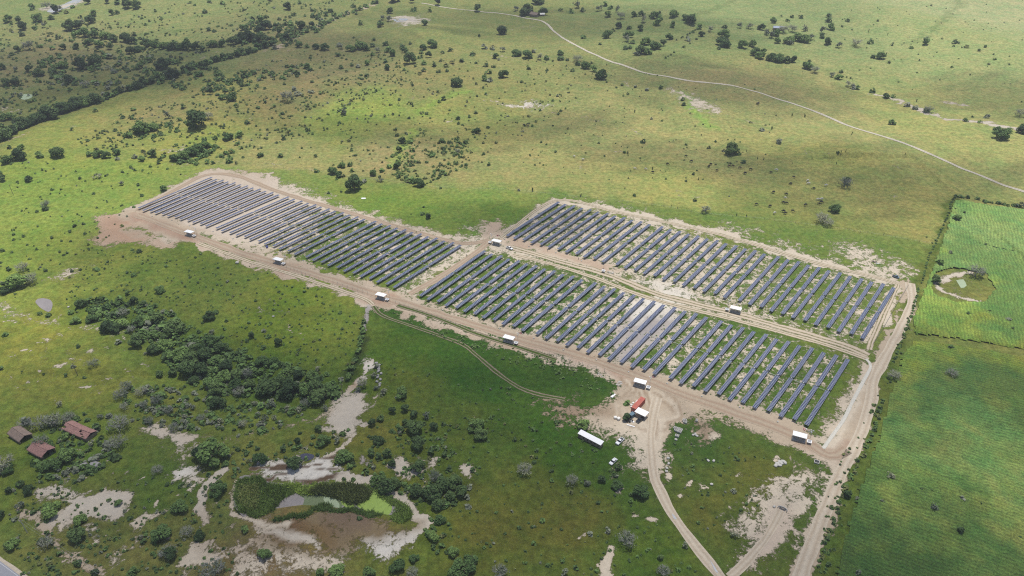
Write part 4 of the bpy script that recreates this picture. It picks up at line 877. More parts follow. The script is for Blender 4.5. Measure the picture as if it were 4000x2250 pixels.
# the pale lined channel beside the gravel road
cp = [src(3382, 1402), src(3401, 1431), src(3372, 1490), src(3330, 1570), src(3295, 1640), src(3260, 1690), src(3216, 1752)]
def channel(pts, wd, mat, name):
    L = smoothline([(p.x, p.y) for p in pts], 2.0); V = []; pr = ((-.5, 0.0), (-.44, .22), (-.3, .22), (-.2, .05), (.2, .05), (.3, .22), (.44, .22), (.5, 0.0)); n = len(pr)
    for i, q in enumerate(L):
        d = (L[min(i+1, len(L)-1)]-L[max(i-1, 0)]).normalized(); s = Vector((-d.y, d.x, 0)); j = 1+.25*(vnoise(i*.5, 2.2, 6)-.5)
        for u, h in pr: r_ = q+s*(u*wd*j); V.append((r_.x, r_.y, gh(r_.x, r_.y)+h+.02))
    F = [(i*n+k, (i+1)*n+k, (i+1)*n+k+1, i*n+k+1) for i in range(len(L)-1) for k in range(n-1)]
    me = mesh_np(name, V, F, [mat]); o = link(bpy.data.objects.new(name, me)); return o
tag(channel(cp, 1.7, simple('white_liner', (0.50, 0.48, 0.42), .8, 0, .2, 1.0), 'lined_ditch'), 'long white lined ditch running beside the gravel road', 'ditch')
r = empty('culvert_box', src(3190, 1806), R(-25)); b = MB()
for x, y, sx, sy in ((0, -.9, 2.2, .25), (0, .9, 2.2, .25), (-1, 0, .25, 1.55), (1, 0, .25, 1.55)): b.box((x, y, .3), (sx, sy, .6))
b.build('rim', M['conc'], r); b = MB(); b.box((0, 0, .12), (1.7, 1.5, .1)); b.build('opening', M['dark'], r); tag(r, 'square concrete pit box below the right end shelter', 'culvert')
r = empty('culvert_arch', src(3056, 1990), R(-35)); b = MB()
for i in range(9): a = math.pi*i/8; a2 = math.pi*(i+1)/8; 
b = MB(); L_ = []
for i in range(9): a = math.pi*i/8; b.box((1.9*math.cos(a), 1.1*math.sin(a), .3), (.75, .35, .6), 0, a+math.pi/2)
b.build('rim', M['conc'], r); b = MB(); b.box((0, .1, .06), (2.6, .9, .08)); b.build('opening', M['dark'], r); tag(r, 'curved pale concrete headwall in the eroded bare patch', 'culvert')
o = blob('tarpaulin', M['carblack'], src(3431, 1922), (2.4, 3.2, .8), 'black tarpaulin heap lying in the lower crop field', 'tarpaulin', None, .3, 4)
o = blob('grey_rock', M['rock'], src(363, 1797), (3.6, 2.6, 1.3), 'upper of the grey rocks right of the ruined sheds', 'rock', None, .2, 1)
o = blob('grey_rock', M['rock'], src(372, 1820), (4.4, 3.0, 1.4), 'largest grey rock right of the ruined sheds', 'rock', None, .1, 5)
o = blob('grey_rock', M['rock'], src(325, 1821), (3.6, 2.6, 1.0), 'leftmost of the grey rocks right of the ruined sheds', 'rock', None, .5, 8)
rk = [(3036, 1812), (3044, 1806), (3052, 1812), (3058, 1804), (3030, 1820), (3066, 1810), (3046, 1820)]
for i, (x, y) in enumerate(rk): blob('rubble_stone', M['conc'], src(x, y), (1.7, 1.3, .8), 'pale rubble stone in the pile left of the square pit', 'stone', 'pale rubble pile', i, i)
rk = [(1478+4*(i % 3), 1420+i*8) for i in range(13)]
for i, (x, y) in enumerate(rk): blob('rubble_stone', M['rock'], src(x-8+(i*7) % 12, y), (1.6, 1.2, .8), 'grey boulder in the line below the shelter track', 'stone', 'grey boulders in a line', i, i+3)
for i, (x, y) in enumerate(((2780, 1893), (2788, 1801), (2766, 1800), (2610, 1790), (2612, 1812), (2605, 1830), (2603, 1842), (3024, 1980), (1652, 1870), (1420, 1030), (1068, 1237), (268, 1200), (2640, 1718), (2708, 1700), (2716, 1697), (2722, 1704))):
    blob('field_stone', M['conc'], src(x, y), (1.3, 1.0, .6), 'pale stone lying on the grass', 'stone', 'loose pale stones on the grass', i, i+5)
blob('white_cover', M['white'], src(1420, 776), (3.2, 1.8, .5), 'white sheeted heap on the grass behind the left block', 'cover')
blob('field_stone', M['conc'], src(927, 1028), (1.9, 1.6, 1.1), 'round pale boulder below the track left of the second shelter', 'stone', None, 0, 4)

# ------------------------------------------------------------------ farm buildings
def ridge(name, pa, pb, wd, h, rise, rmat, lab, sag=.25, holes=(), posts=False):
    a = ang(pa, pb); L = (pb-pa).length; r = empty(name, (pa+pb)/2, a); NX, NY = int(L/.45), 8
    for s in (-1, 1):
        V = []; F = []
        for i in range(NX+1):
            for j in range(NY+1):
                u = i/NX; v = j/NY; z = h+rise*(1-v)-sag*math.sin(u*math.pi)*(1-.3*v)+(vnoise(i*.5, j*.7+s*9, 3)-.5)*.22+(.05 if (i+j) % 2 else 0)
                V.append((-L/2+L*u+(vnoise(j, i, 2)-.5)*.1, s*v*wd/2, z))
        n = NY+1
        for i in range(NX):
            for j in range(NY):
                if any(abs(i/NX-hx) < hr and s == hs and abs(j/NY-hy) < hr*2.2 for hx, hy, hr, hs in holes): continue
                f = (i*n+j, (i+1)*n+j, (i+1)*n+j+1, i*n+j+1); F.append(f if s == -1 else f[::-1])
        me = mesh_np('roof_slope', V, [f[::-1] for f in F], [rmat]); o = link(bpy.data.objects.new('roof_slope', me), r)
        so = o.modifiers.new('solid', 'SOLIDIFY'); so.thickness = .12
    b = MB(); b.tube((-L/2, 0, h+rise+.06), (0, 0, h+rise-sag+.06), .13, n=6); b.tube((0, 0, h+rise-sag+.06), (L/2, 0, h+rise+.06), .13, n=6); b.build('ridge_cap', rmat, r)
    b = MB(); b.box((0, -wd/2+.5, h/2-.1), (L-.9, .3, h-.3)); b.box((0, wd/2-.5, h/2-.1), (L-.9, .3, h-.3)); b.box((-L/2+.6, 0, h/2-.1), (.3, wd-1.4, h-.3)); 
    if not posts: b.box((L/2-.6, 0, h/2-.1), (.3, wd-1.4, h-.3))
    b.build('wall', M['adobe'], r)
    b = MB(); b.box((L*.1, -wd/2+.34, .9), (.9, .06, 1.7)); b.build('door', M['wood'], r)
    for q in (-.3, .3): b = MB(); b.box((L*q, -wd/2+.34, 1.3), (.7, .06, .7)); b.build('window', M['dark'], r)
    if posts:
        for y in (-wd/2+.5, wd/2-.5): b = MB(); b.tube((L/2-.2, y, 0), (L/2-.2, y, h), .09); b.tube((L/2-.2, y, h), (L/2+1.2, y, h-.1), .07); b.build('post', M['wood'], r)
    tag(r, lab, 'shed' if 'shed' in name else 'house'); return r
ridge('ruined_shed', src(268, 1672), src(363, 1712), 6.4, 2.2, 1.5, M['tile'], 'long ruined shed with a collapsing red tile roof', .5, ((.72, .5, .05, -1), (.04, .6, .05, -1), (.62, .2, .04, -1), (.8, .8, .04, -1)))
ridge('ruined_shed', src(60, 1692), src(106, 1722), 6.6, 2.1, 1.6, M['tileold'], 'greyed tile roofed shed at the far left under grey trees', .3, posts=True)
ridge('ruined_shed', src(138, 1752), src(196, 1782), 7.2, 2.3, 1.5, M['tile'], 'pink tile roofed shed below the other two ruined sheds', .3, posts=True)
ridge('farm_house', src(2074, 62), src(2104, 65), 9, 3.0, 2.6, M['tileold'], 'brown tile roofed farmhouse among trees at the top', .2)
def gable(p, a, L, W, h, mat, lab, name):
    r = empty(name, p, a); b = MB(); b.box((0, 0, h/2), (L, W, h)); b.build('wall', M['adobe'], r)
    b = MB(); b.add([(-L/2-.4, -W/2-.4, h), (L/2+.4, -W/2-.4, h), (L/2+.4, 0, h+1.6), (-L/2-.4, 0, h+1.6), (-L/2-.4, W/2+.4, h), (L/2+.4, W/2+.4, h)], [(0, 1, 2, 3), (3, 2, 5, 4)]); o = b.build('roof', mat, r); so = o.modifiers.new('s', 'SOLIDIFY'); so.thickness = .12
    for q in (-.28, .28): b = MB(); b.box((L*q, -W/2-.02, h*.5), (1.0, .06, 1.0)); b.build('window', M['dark'], r)
    b = MB(); b.box((0, -W/2-.02, 1.0), (1.0, .06, 2.0)); b.build('door', M['wood'], r); return tag(r, lab, 'house')
gable(src(3040, 116), R(-12), 13, 8, 3.0, M['bluesheet'], 'blue roofed farmhouse hidden in the far grove of trees', 'farm_house')
gable(src(2118, 62), R(8), 6, 4, 2.4, M['bag'], 'small pale roofed hut right of the brown tile farmhouse', 'farm_hut')

# ------------------------------------------------------------------ poles, fences
def power_pole(p, h, lab, mat=None, wires=None):
    r = empty('power_pole', p); b = MB(); b.tube((0, 0, 0), (0, 0, h), .18, .11, 8); b.build('pole', mat or M['conc'], r)
    b = MB(); b.box((0, 0, h-.4), (2.0, .12, .12)); b.build('crossarm', M['wood'], r)
    for x in (-.85, 0, .85): b = MB(); b.tube((x, 0, h-.34), (x, 0, h-.1), .05); b.build('insulator', M['bag'], r)
    if wires: 
        b = MB()
        for x in (-.85, .85):
            last = Vector((x, 0, h-.1))
            for k in range(1, 13): t = k/12; q = Vector((x, 0, h-.1))+(wires-p)*t-Vector((0, 0, 3.0*4*t*(1-t)*.25)); q.z = h-.1+(wires.z-p.z)*t-1.4*4*t*(1-t); b.tube(last, q, .022, n=3); last = q
        b.build('wire', M['steel'], r)
    return tag(r, lab, 'power pole')
power_pole(src(107, 2081), 8.0, 'pale concrete pole at the lower left near the paved road', wires=src(620, 2420))
power_pole(src(304, 1467), 8.5, 'dark pole in the pasture above the ruined sheds', M['wood'])
power_pole(src(1340, 1544), 7.5, 'dark pole beside the pale clay patch under the gully trees', M['wood'])
power_pole(src(53, 763), 9.0, 'thin dark pole alone in the far left pasture', M['wood'])
def fence(name, pts, sp, h, r0, mat, lab, lean=0.0, wires=3, raw=None, cap=100):
    P = [src(*p) for p in pts]; r = empty(name, P[0]); b = MB(); b.tube((0, 0, -.1), (0, 0, h*.82), r0, r0*.85, 5); b.tube((0, 0, h*.82), (lean, 0, h), r0*.85, r0*.7, 5); pm = b.mesh('post', mat); wb = MB(); n = 0
    for a, c in zip(P[:-1], P[1:]):
        k = max(1, int((c-a).length/sp))
        for i in range(k):
            q = a.lerp(c, i/k); q2 = a.lerp(c, (i+1)/k); z = gh(q.x, q.y); z2 = gh(q2.x, q2.y)
            if n < cap:
                o = bpy.data.objects.new('post', pm); o.location = (q.x-P[0].x, q.y-P[0].y, z-P[0].z); o.rotation_euler = (random.uniform(-.05, .05), random.uniform(-.05, .05), random.uniform(0, 6)); link(o, r); n += 1
            for w_ in range(wires): hh = h*(.35+.2*w_); wb.tube((q.x-P[0].x, q.y-P[0].y, z-P[0].z+hh), (q2.x-P[0].x, q2.y-P[0].y, z2-P[0].z+hh), .008, n=3)
    wb.build('wires', M['steel'], r); return tag(r, lab, 'fence')
fence('concrete_post_fence', [(1545, 1184), (1650, 1222), (1780, 1268), (1960, 1337)], 3.2, 2.2, .075, M['conc'], 'row of leaning concrete posts under the lower service road', .3)
fence('concrete_post_fence', [(1120, 1046), (1210, 1082), (1320, 1112), (1455, 1156)], 3.4, 2.2, .075, M['conc'], 'concrete post fence between second and third shelters', .3)
fence('concrete_post_fence', [(2118, 1378), (2200, 1405), (2300, 1432), (2390, 1462)], 3.4, 2.2, .075, M['conc'], 'concrete post fence left of the dirt yard', .3)
fence('concrete_post_fence', [(1600, 1118), (1700, 1050), (1830, 970), (1880, 930)], 3.6, 2.2, .07, M['conc'], 'concrete post fence between left and lower middle blocks', .3)
fence('concrete_post_fence', [(1975, 896), (2040, 852), (2105, 812)], 2.6, 2.4, .08, M['conc'], 'green topped post fence left of the upper right block', .3)
fence('concrete_post_fence', [(2130, 1012), (2210, 1028), (2290, 1046), (2440, 1090), (2600, 1130), (2760, 1180)], 3.6, 2.0, .06, M['conc'], 'concrete post fence along the middle of the middle track', .3)
fence('concrete_post_fence', [(2254, 1142), (2160, 1212), (2065, 1296)], 2.8, 1.6, .06, M['conc'], 'low posts in the aisle inside the lower middle block', .2)
fence('wire_fence', [(3545, 1122), (3500, 1195), (3455, 1275), (3405, 1353)], 2.0, 1.8, .07, M['galv'], 'shiny wire fence right of the upper right block', .0, 6)
fence('pasture_fence', [(2167, 762), (2334, 776), (2431, 787), (2621, 812), (2738, 836), (2986, 856), (3272, 894), (3450, 921), (3640, 952)], 6.5, 1.5, .08, M['wood'], 'wooden post fence between cattle pasture and the solar farm', .0, 3)
fence('pasture_fence', [(1000, 649), (1217, 668), (1350, 691), (1543, 712), (1680, 732), (1986, 742), (2167, 760)], 7.0, 1.5, .09, M['wood'], 'wooden post fence behind the left block', .0, 3)
fence('pasture_fence', [(2190, 83), (2320, 118), (2420, 138), (2540, 160)], 9, 1.6, .12, M['wood'], 'far wooden fence right of the brown farmhouse', .0, 2)
fence('pasture_fence', [(2605, 180), (2690, 196), (2800, 216), (2900, 236), (3000, 258), (3100, 276), (3205, 298)], 8, 1.6, .12, M['wood'], 'far wooden fence right of the far dirt road', .0, 2)

# ------------------------------------------------------------------ people and cattle
def skinned(name, joints, edges, radii, mat, parent=None, sub=1):
    me = bpy.data.meshes.new(name); me.from_pydata(joints, edges, []); o = link(bpy.data.objects.new(name, me), parent)
    s = o.modifiers.new('skin', 'SKIN'); s.use_smooth_shade = True
    for i, r_ in enumerate(radii): me.skin_vertices[0].data[i].radius = (r_, r_) if isinstance(r_, float) else r_
    me.skin_vertices[0].data[0].use_root = True
    o.modifiers.new('sub', 'SUBSURF').levels = sub; o.modifiers['sub'].render_levels = sub
    me.materials.append(mat); return o
def person(p, rz, lab, shirt, step=.12):
    r = empty('person', p, rz)
    J = [(0, 0, .95), (0, 0, 1.15), (0, 0, 1.40), (0, 0, 1.50), (0, .02, 1.62), (0, .02, 1.74)]; E_ = [(0, 1), (1, 2), (2, 3), (3, 4), (4, 5)]; Q = [.14, .14, .15, .06, .09, .07]
    for s in (-1, 1):
        n = len(J); J += [(s*.10, 0, .88), (s*.11, s*step, .48), (s*.11, s*step*1.6-.03, .08), (s*.11, s*step*1.6+.13, .04)]; E_ += [(0, n), (n, n+1), (n+1, n+2), (n+2, n+3)]; Q += [.10, .065, .045, .04]
        n = len(J); J += [(s*.2, 0, 1.40), (s*.26, -.02, 1.12), (s*.27, .08, .88), (s*.275, .10, .80)]; E_ += [(2, n), (n, n+1), (n+1, n+2), (n+2, n+3)]; Q += [.06, .042, .03, .035]
        for f in range(5):
            k = len(J); J.append((s*.275, .075+f*.017, .73+.015*(f % 3) if f < 4 else .78)); E_.append((n+3, k)); Q.append(.009)
    skinned('body', J, E_, Q, M['skin'], r)
    o = skinned('shirt', [(0, 0, 1.0), (0, 0, 1.2), (0, 0, 1.40), (-.2, 0, 1.40), (-.25, 0, 1.18), (.2, 0, 1.40), (.25, 0, 1.18)], [(0, 1), (1, 2), (2, 3), (3, 4), (2, 5), (5, 6)], [.165, .16, .165, .08, .065, .08, .065], shirt, r)
    skinned('trousers', [(0, 0, .98), (-.1, 0, .86), (-.11, -step, .48), (-.11, -step*1.6-.03, .14), (.1, 0, .86), (.11, step, .48), (.11, step*1.6-.03, .14)], [(0, 1), (1, 2), (2, 3), (0, 4), (4, 5), (5, 6)], [.155, .12, .085, .065, .12, .085, .065], M['jeans'], r)
    b = MB(); b.tube((0, .02, 1.74), (0, .02, 1.84), .11, .08, 10); b.tube((0, .04, 1.735), (0, .04, 1.76), .19, .18, 12); b.build('hat', M['bag'], r)
    return tag(r, lab, 'person')
person(src(2260, 1014), R(40), 'person in dark clothes standing on the brown dirt below the upper rows', M['shirt'])
person(src(2139, 980), R(160), 'person in pale shirt at a row end above the middle track', M['bag'])
person(src(1823, 1001), R(-60), 'person standing on the track between two blocks, upper of two', M['shirt'])
person(src(1797, 1018), R(100), 'person standing on the track between two blocks, lower of two', M['shirt'])
def cow():
    J = [(0, 0, 1.15), (.45, 0, 1.18), (-.5, 0, 1.2), (.85, 0, 1.15), (1.15, 0, .9), (1.35, 0, .6), (1.5, 0, .35), (-.75, 0, 1.2), (-.9, 0, .9), (-.92, 0, .55)]
    E_ = [(0, 1), (0, 2), (1, 3), (3, 4), (4, 5), (5, 6), (2, 7), (7, 8), (8, 9)]; Q = [.40, .42, .36, .26, .17, .15, .09, .12, .035, .03]
    for s in (-1, 1):
        n = len(J); J += [(.5, s*.2, .95), (.52, s*.2, .5), (.5, s*.2, .05)]; E_ += [(1, n), (n, n+1), (n+1, n+2)]; Q += [.16, .07, .06]
        n = len(J); J += [(-.55, s*.2, .95), (-.45, s*.2, .62), (-.68, s*.2, .42), (-.62, s*.2, .05)]; E_ += [(2, n), (n, n+1), (n+1, n+2), (n+2, n+3)]; Q += [.19, .10, .06, .06]
        n = len(J); J += [(1.3, s*.2, .78)]; E_ += [(5, n)]; Q += [.04]
    return J, E_, Q
J, E_, Q = cow(); cows = {}
dg = bpy.context.evaluated_depsgraph_get()
tmp = skinned('cow', J, E_, Q, M['cowblack']); dg.update(); cm = bpy.data.meshes.new_from_object(tmp.evaluated_get(dg)); bpy.data.objects.remove(tmp)
for k in ('cowblack', 'cowwhite', 'cowbrown'):
    q = cm.copy(); q.materials.clear(); q.materials.append(M[k]); cows[k] = q
h3 = lambda x, y: (3000+x*.3882, 562+y*.3882); h2 = lambda x, y: (2000+x*.3882, 562+y*.3882)
CW = [('k', h3(30, 298)), ('k', h3(228, 410)), ('k', h3(260, 345)), ('k', h3(460, 460)), ('k', h3(55, 496)), ('k', h3(184, 514)), ('k', h3(155, 602)), ('k', h3(182, 604)), ('k', h3(20, 636)), ('k', h3(372, 626)), ('k', h3(508, 612)), ('k', h3(532, 600)), ('k', h3(155, 688)), ('k', h3(170, 708)), ('k', h3(242, 684)),
      ('w', h3(85, 274)), ('w', h3(397, 380)), ('w', h3(408, 410)), ('w', h3(578, 428)), ('w', h3(170, 553)), ('w', h3(498, 570)), ('w', h3(538, 567)), ('w', h3(62, 706)),
      ('k', h2(1747, 133)), ('k', h2(1806, 184)), ('k', h2(1562, 212)), ('k', h2(2000, 214)), ('k', h2(1982, 236)), ('k', h2(2062, 276)), ('k', h2(2190, 210)), ('k', h2(2398, 266)), ('k', h2(2345, 306)), ('n', h2(2186, 234)), ('n', h2(2220, 232)), ('k', h2(1417, 294)), ('w', h2(1232, 258)), ('w', h2(1343, 262)), ('w', h2(715, 168)), ('k', h2(2455, 618)), ('n', h2(2288, 250)), ('w', h2(627, 136)),
      ('k', (2046, 492)), ('k', (2060, 490)), ('k', (2063, 497)), ('k', (2957, 409)), ('k', (2962, 407))]
for i, (c, (x, y)) in enumerate(CW):
    o = link(bpy.data.objects.new('cow', cows[{'k': 'cowblack', 'w': 'cowwhite', 'n': 'cowbrown'}[c]])); o.location = src(x, y); o.rotation_euler = (0, 0, random.choice((0, math.pi))+random.uniform(-.6, .6)); s = random.uniform(1.15, 1.4); o.scale = (s, s, s)
    reg = 'in the herd above the right pasture fence' if x > 2990 and y > 500 else ('in the herd above the middle pasture fence' if y > 550 else 'in the small far group')
    tag(o, '%s cow grazing %s' % ({'k': 'black', 'w': 'white', 'n': 'brown'}[c], reg), 'cow', '%s cows %s' % ({'k': 'black', 'w': 'white', 'n': 'brown'}[c], reg))
# ------------------------------------------------------------------ trees and bushes (unit width crowns, shared by copies)
def cards(P, N, S, rng):
    n = len(P); a = rng.normal(size=(n, 3)); N = N/np.linalg.norm(N, axis=1)[:, None]
    u = np.cross(N, a); u /= np.linalg.norm(u, axis=1)[:, None]; v = np.cross(N, u); s = S[:, None]
    V = np.stack([P-u*s-v*s*.8, P+u*s-v*s*.6, P+u*s*.8+v*s, P-u*s*.7+v*s*.8], 1).reshape(-1, 3)
    return V, np.arange(4*n).reshape(n, 4)
def crown(name, seed, mat, nleaf=900, h=.72, lobes=9, base=.06, leaf=.036, spread=.30, fill=.35, shape=1.0):
    rng = np.random.default_rng(seed); C_ = []; 
    for i in range(lobes):
        a = rng.uniform(0, 6.283); r = spread*math.sqrt(rng.uniform(0.02, 1)); k = 1-(r/spread)**2*.45*shape
        z = base+(h-base)*rng.uniform(.35, .78)*k; C_.append((r*math.cos(a), r*math.sin(a), z, rng.uniform(.13, .22)))
    C_.append((0, 0, h*.62, .22)); C_ = np.array(C_)
    pick = rng.integers(0, len(C_), nleaf); d = rng.normal(size=(nleaf, 3)); d /= np.linalg.norm(d, axis=1)[:, None]
    rad = 1-fill*rng.random(nleaf)**1.6
    P = C_[pick, :3]+d*(C_[pick, 3]*rad)[:, None]*np.array([1, 1, .85]); 
    low = P[:, 2] < base*.5; P[low, 2] = base*.5+rng.random(low.sum())*.12
    N = d+rng.normal(size=d.shape)*.55+np.array([0, 0, .95])
    V, F = cards(P, N, leaf*rng.uniform(.6, 1.35, nleaf), rng)
    return mesh_np(name, V, F, [mat])
def limbs(name, seed, mat, h=.55, n=5, spread=.32, r=.022, twigs=0, rise=1.0):
    rng = random.Random(seed); b = MB(); t = Vector((rng.uniform(-.03, .03), rng.uniform(-.03, .03), h*.32)); b.tube((0, 0, -.03), t, r*1.4, r, 6)
    for i in range(n):
        a = 2*math.pi*i/n+rng.uniform(-.4, .4); q = t+Vector((math.cos(a)*spread*.5, math.sin(a)*spread*.5, h*.3*rise)); b.tube(t, q, r*.75, r*.45, 5)
        for k in range(2+twigs):
            a2 = a+rng.uniform(-.9, .9); q2 = q+Vector((math.cos(a2)*spread*.5, math.sin(a2)*spread*.5, h*rng.uniform(.05, .32)*rise)); b.tube(q, q2, r*.42, r*.14, 4)
            for _ in range(twigs):
                a3 = a2+rng.uniform(-1.2, 1.2); m_ = q.lerp(q2, rng.uniform(.4, 1)); b.tube(m_, m_+Vector((math.cos(a3)*.12, math.sin(a3)*.12, rng.uniform(0, .14))), r*.2, r*.08, 3)
    return b.mesh(name, mat)
PROTO = {}
for k, mt, n, kw in (('d', 'ld', 1500, dict(h=.74, lobes=11, fill=.22)), ('g', 'lg', 1300, dict(h=.62, lobes=9, spread=.33, fill=.35)), ('y', 'ly', 420, dict(h=.60, lobes=12, spread=.36, fill=.7, leaf=.022, base=.14))):
    tw = 3 if k == 'y' else 0
    PROTO[k] = [(crown('crown', 11*i+len(k)+ord(k), M[mt], n, **kw), limbs('trunk', i+ord(k), M['greybark'] if k == 'y' else M['bark'], n=7 if tw else 5, twigs=tw, r=.017 if tw else .022)) for i in range(6)]
for k, mt, n, kw in (('sd', 'ld', 260, dict(h=.8, lobes=5, leaf=.075, spread=.26)), ('sg', 'lg', 260, dict(h=.66, lobes=5, leaf=.075, spread=.28)), ('sy', 'ly', 110, dict(h=.66, lobes=6, leaf=.05, spread=.28, fill=.6)), ('so', 'lo', 200, dict(h=.6, lobes=5, leaf=.07, spread=.3))):
    PROTO[k] = [crown('shrub', 7*i+len(mt)+ord(k[1]), M[mt], n, **kw) for i in range(6)]
def cactus(seed):
    rng = random.Random(seed); b = MB()
    for i in range(rng.randint(3, 6)):
        a = rng.uniform(0, 6.28); x, y = .22*math.cos(a), .16*math.sin(a); hh = rng.uniform(.9, 1.6); b.tube((x*.5, y*.5, -.03), (x, y, hh*.5), .10, .11, 6); b.tube((x, y, hh*.5), (x*1.35, y*1.35, hh), .11, .06, 6)
    return b.mesh('cactus', M['ld'])
PROTO['c'] = [cactus(i) for i in range(4)]
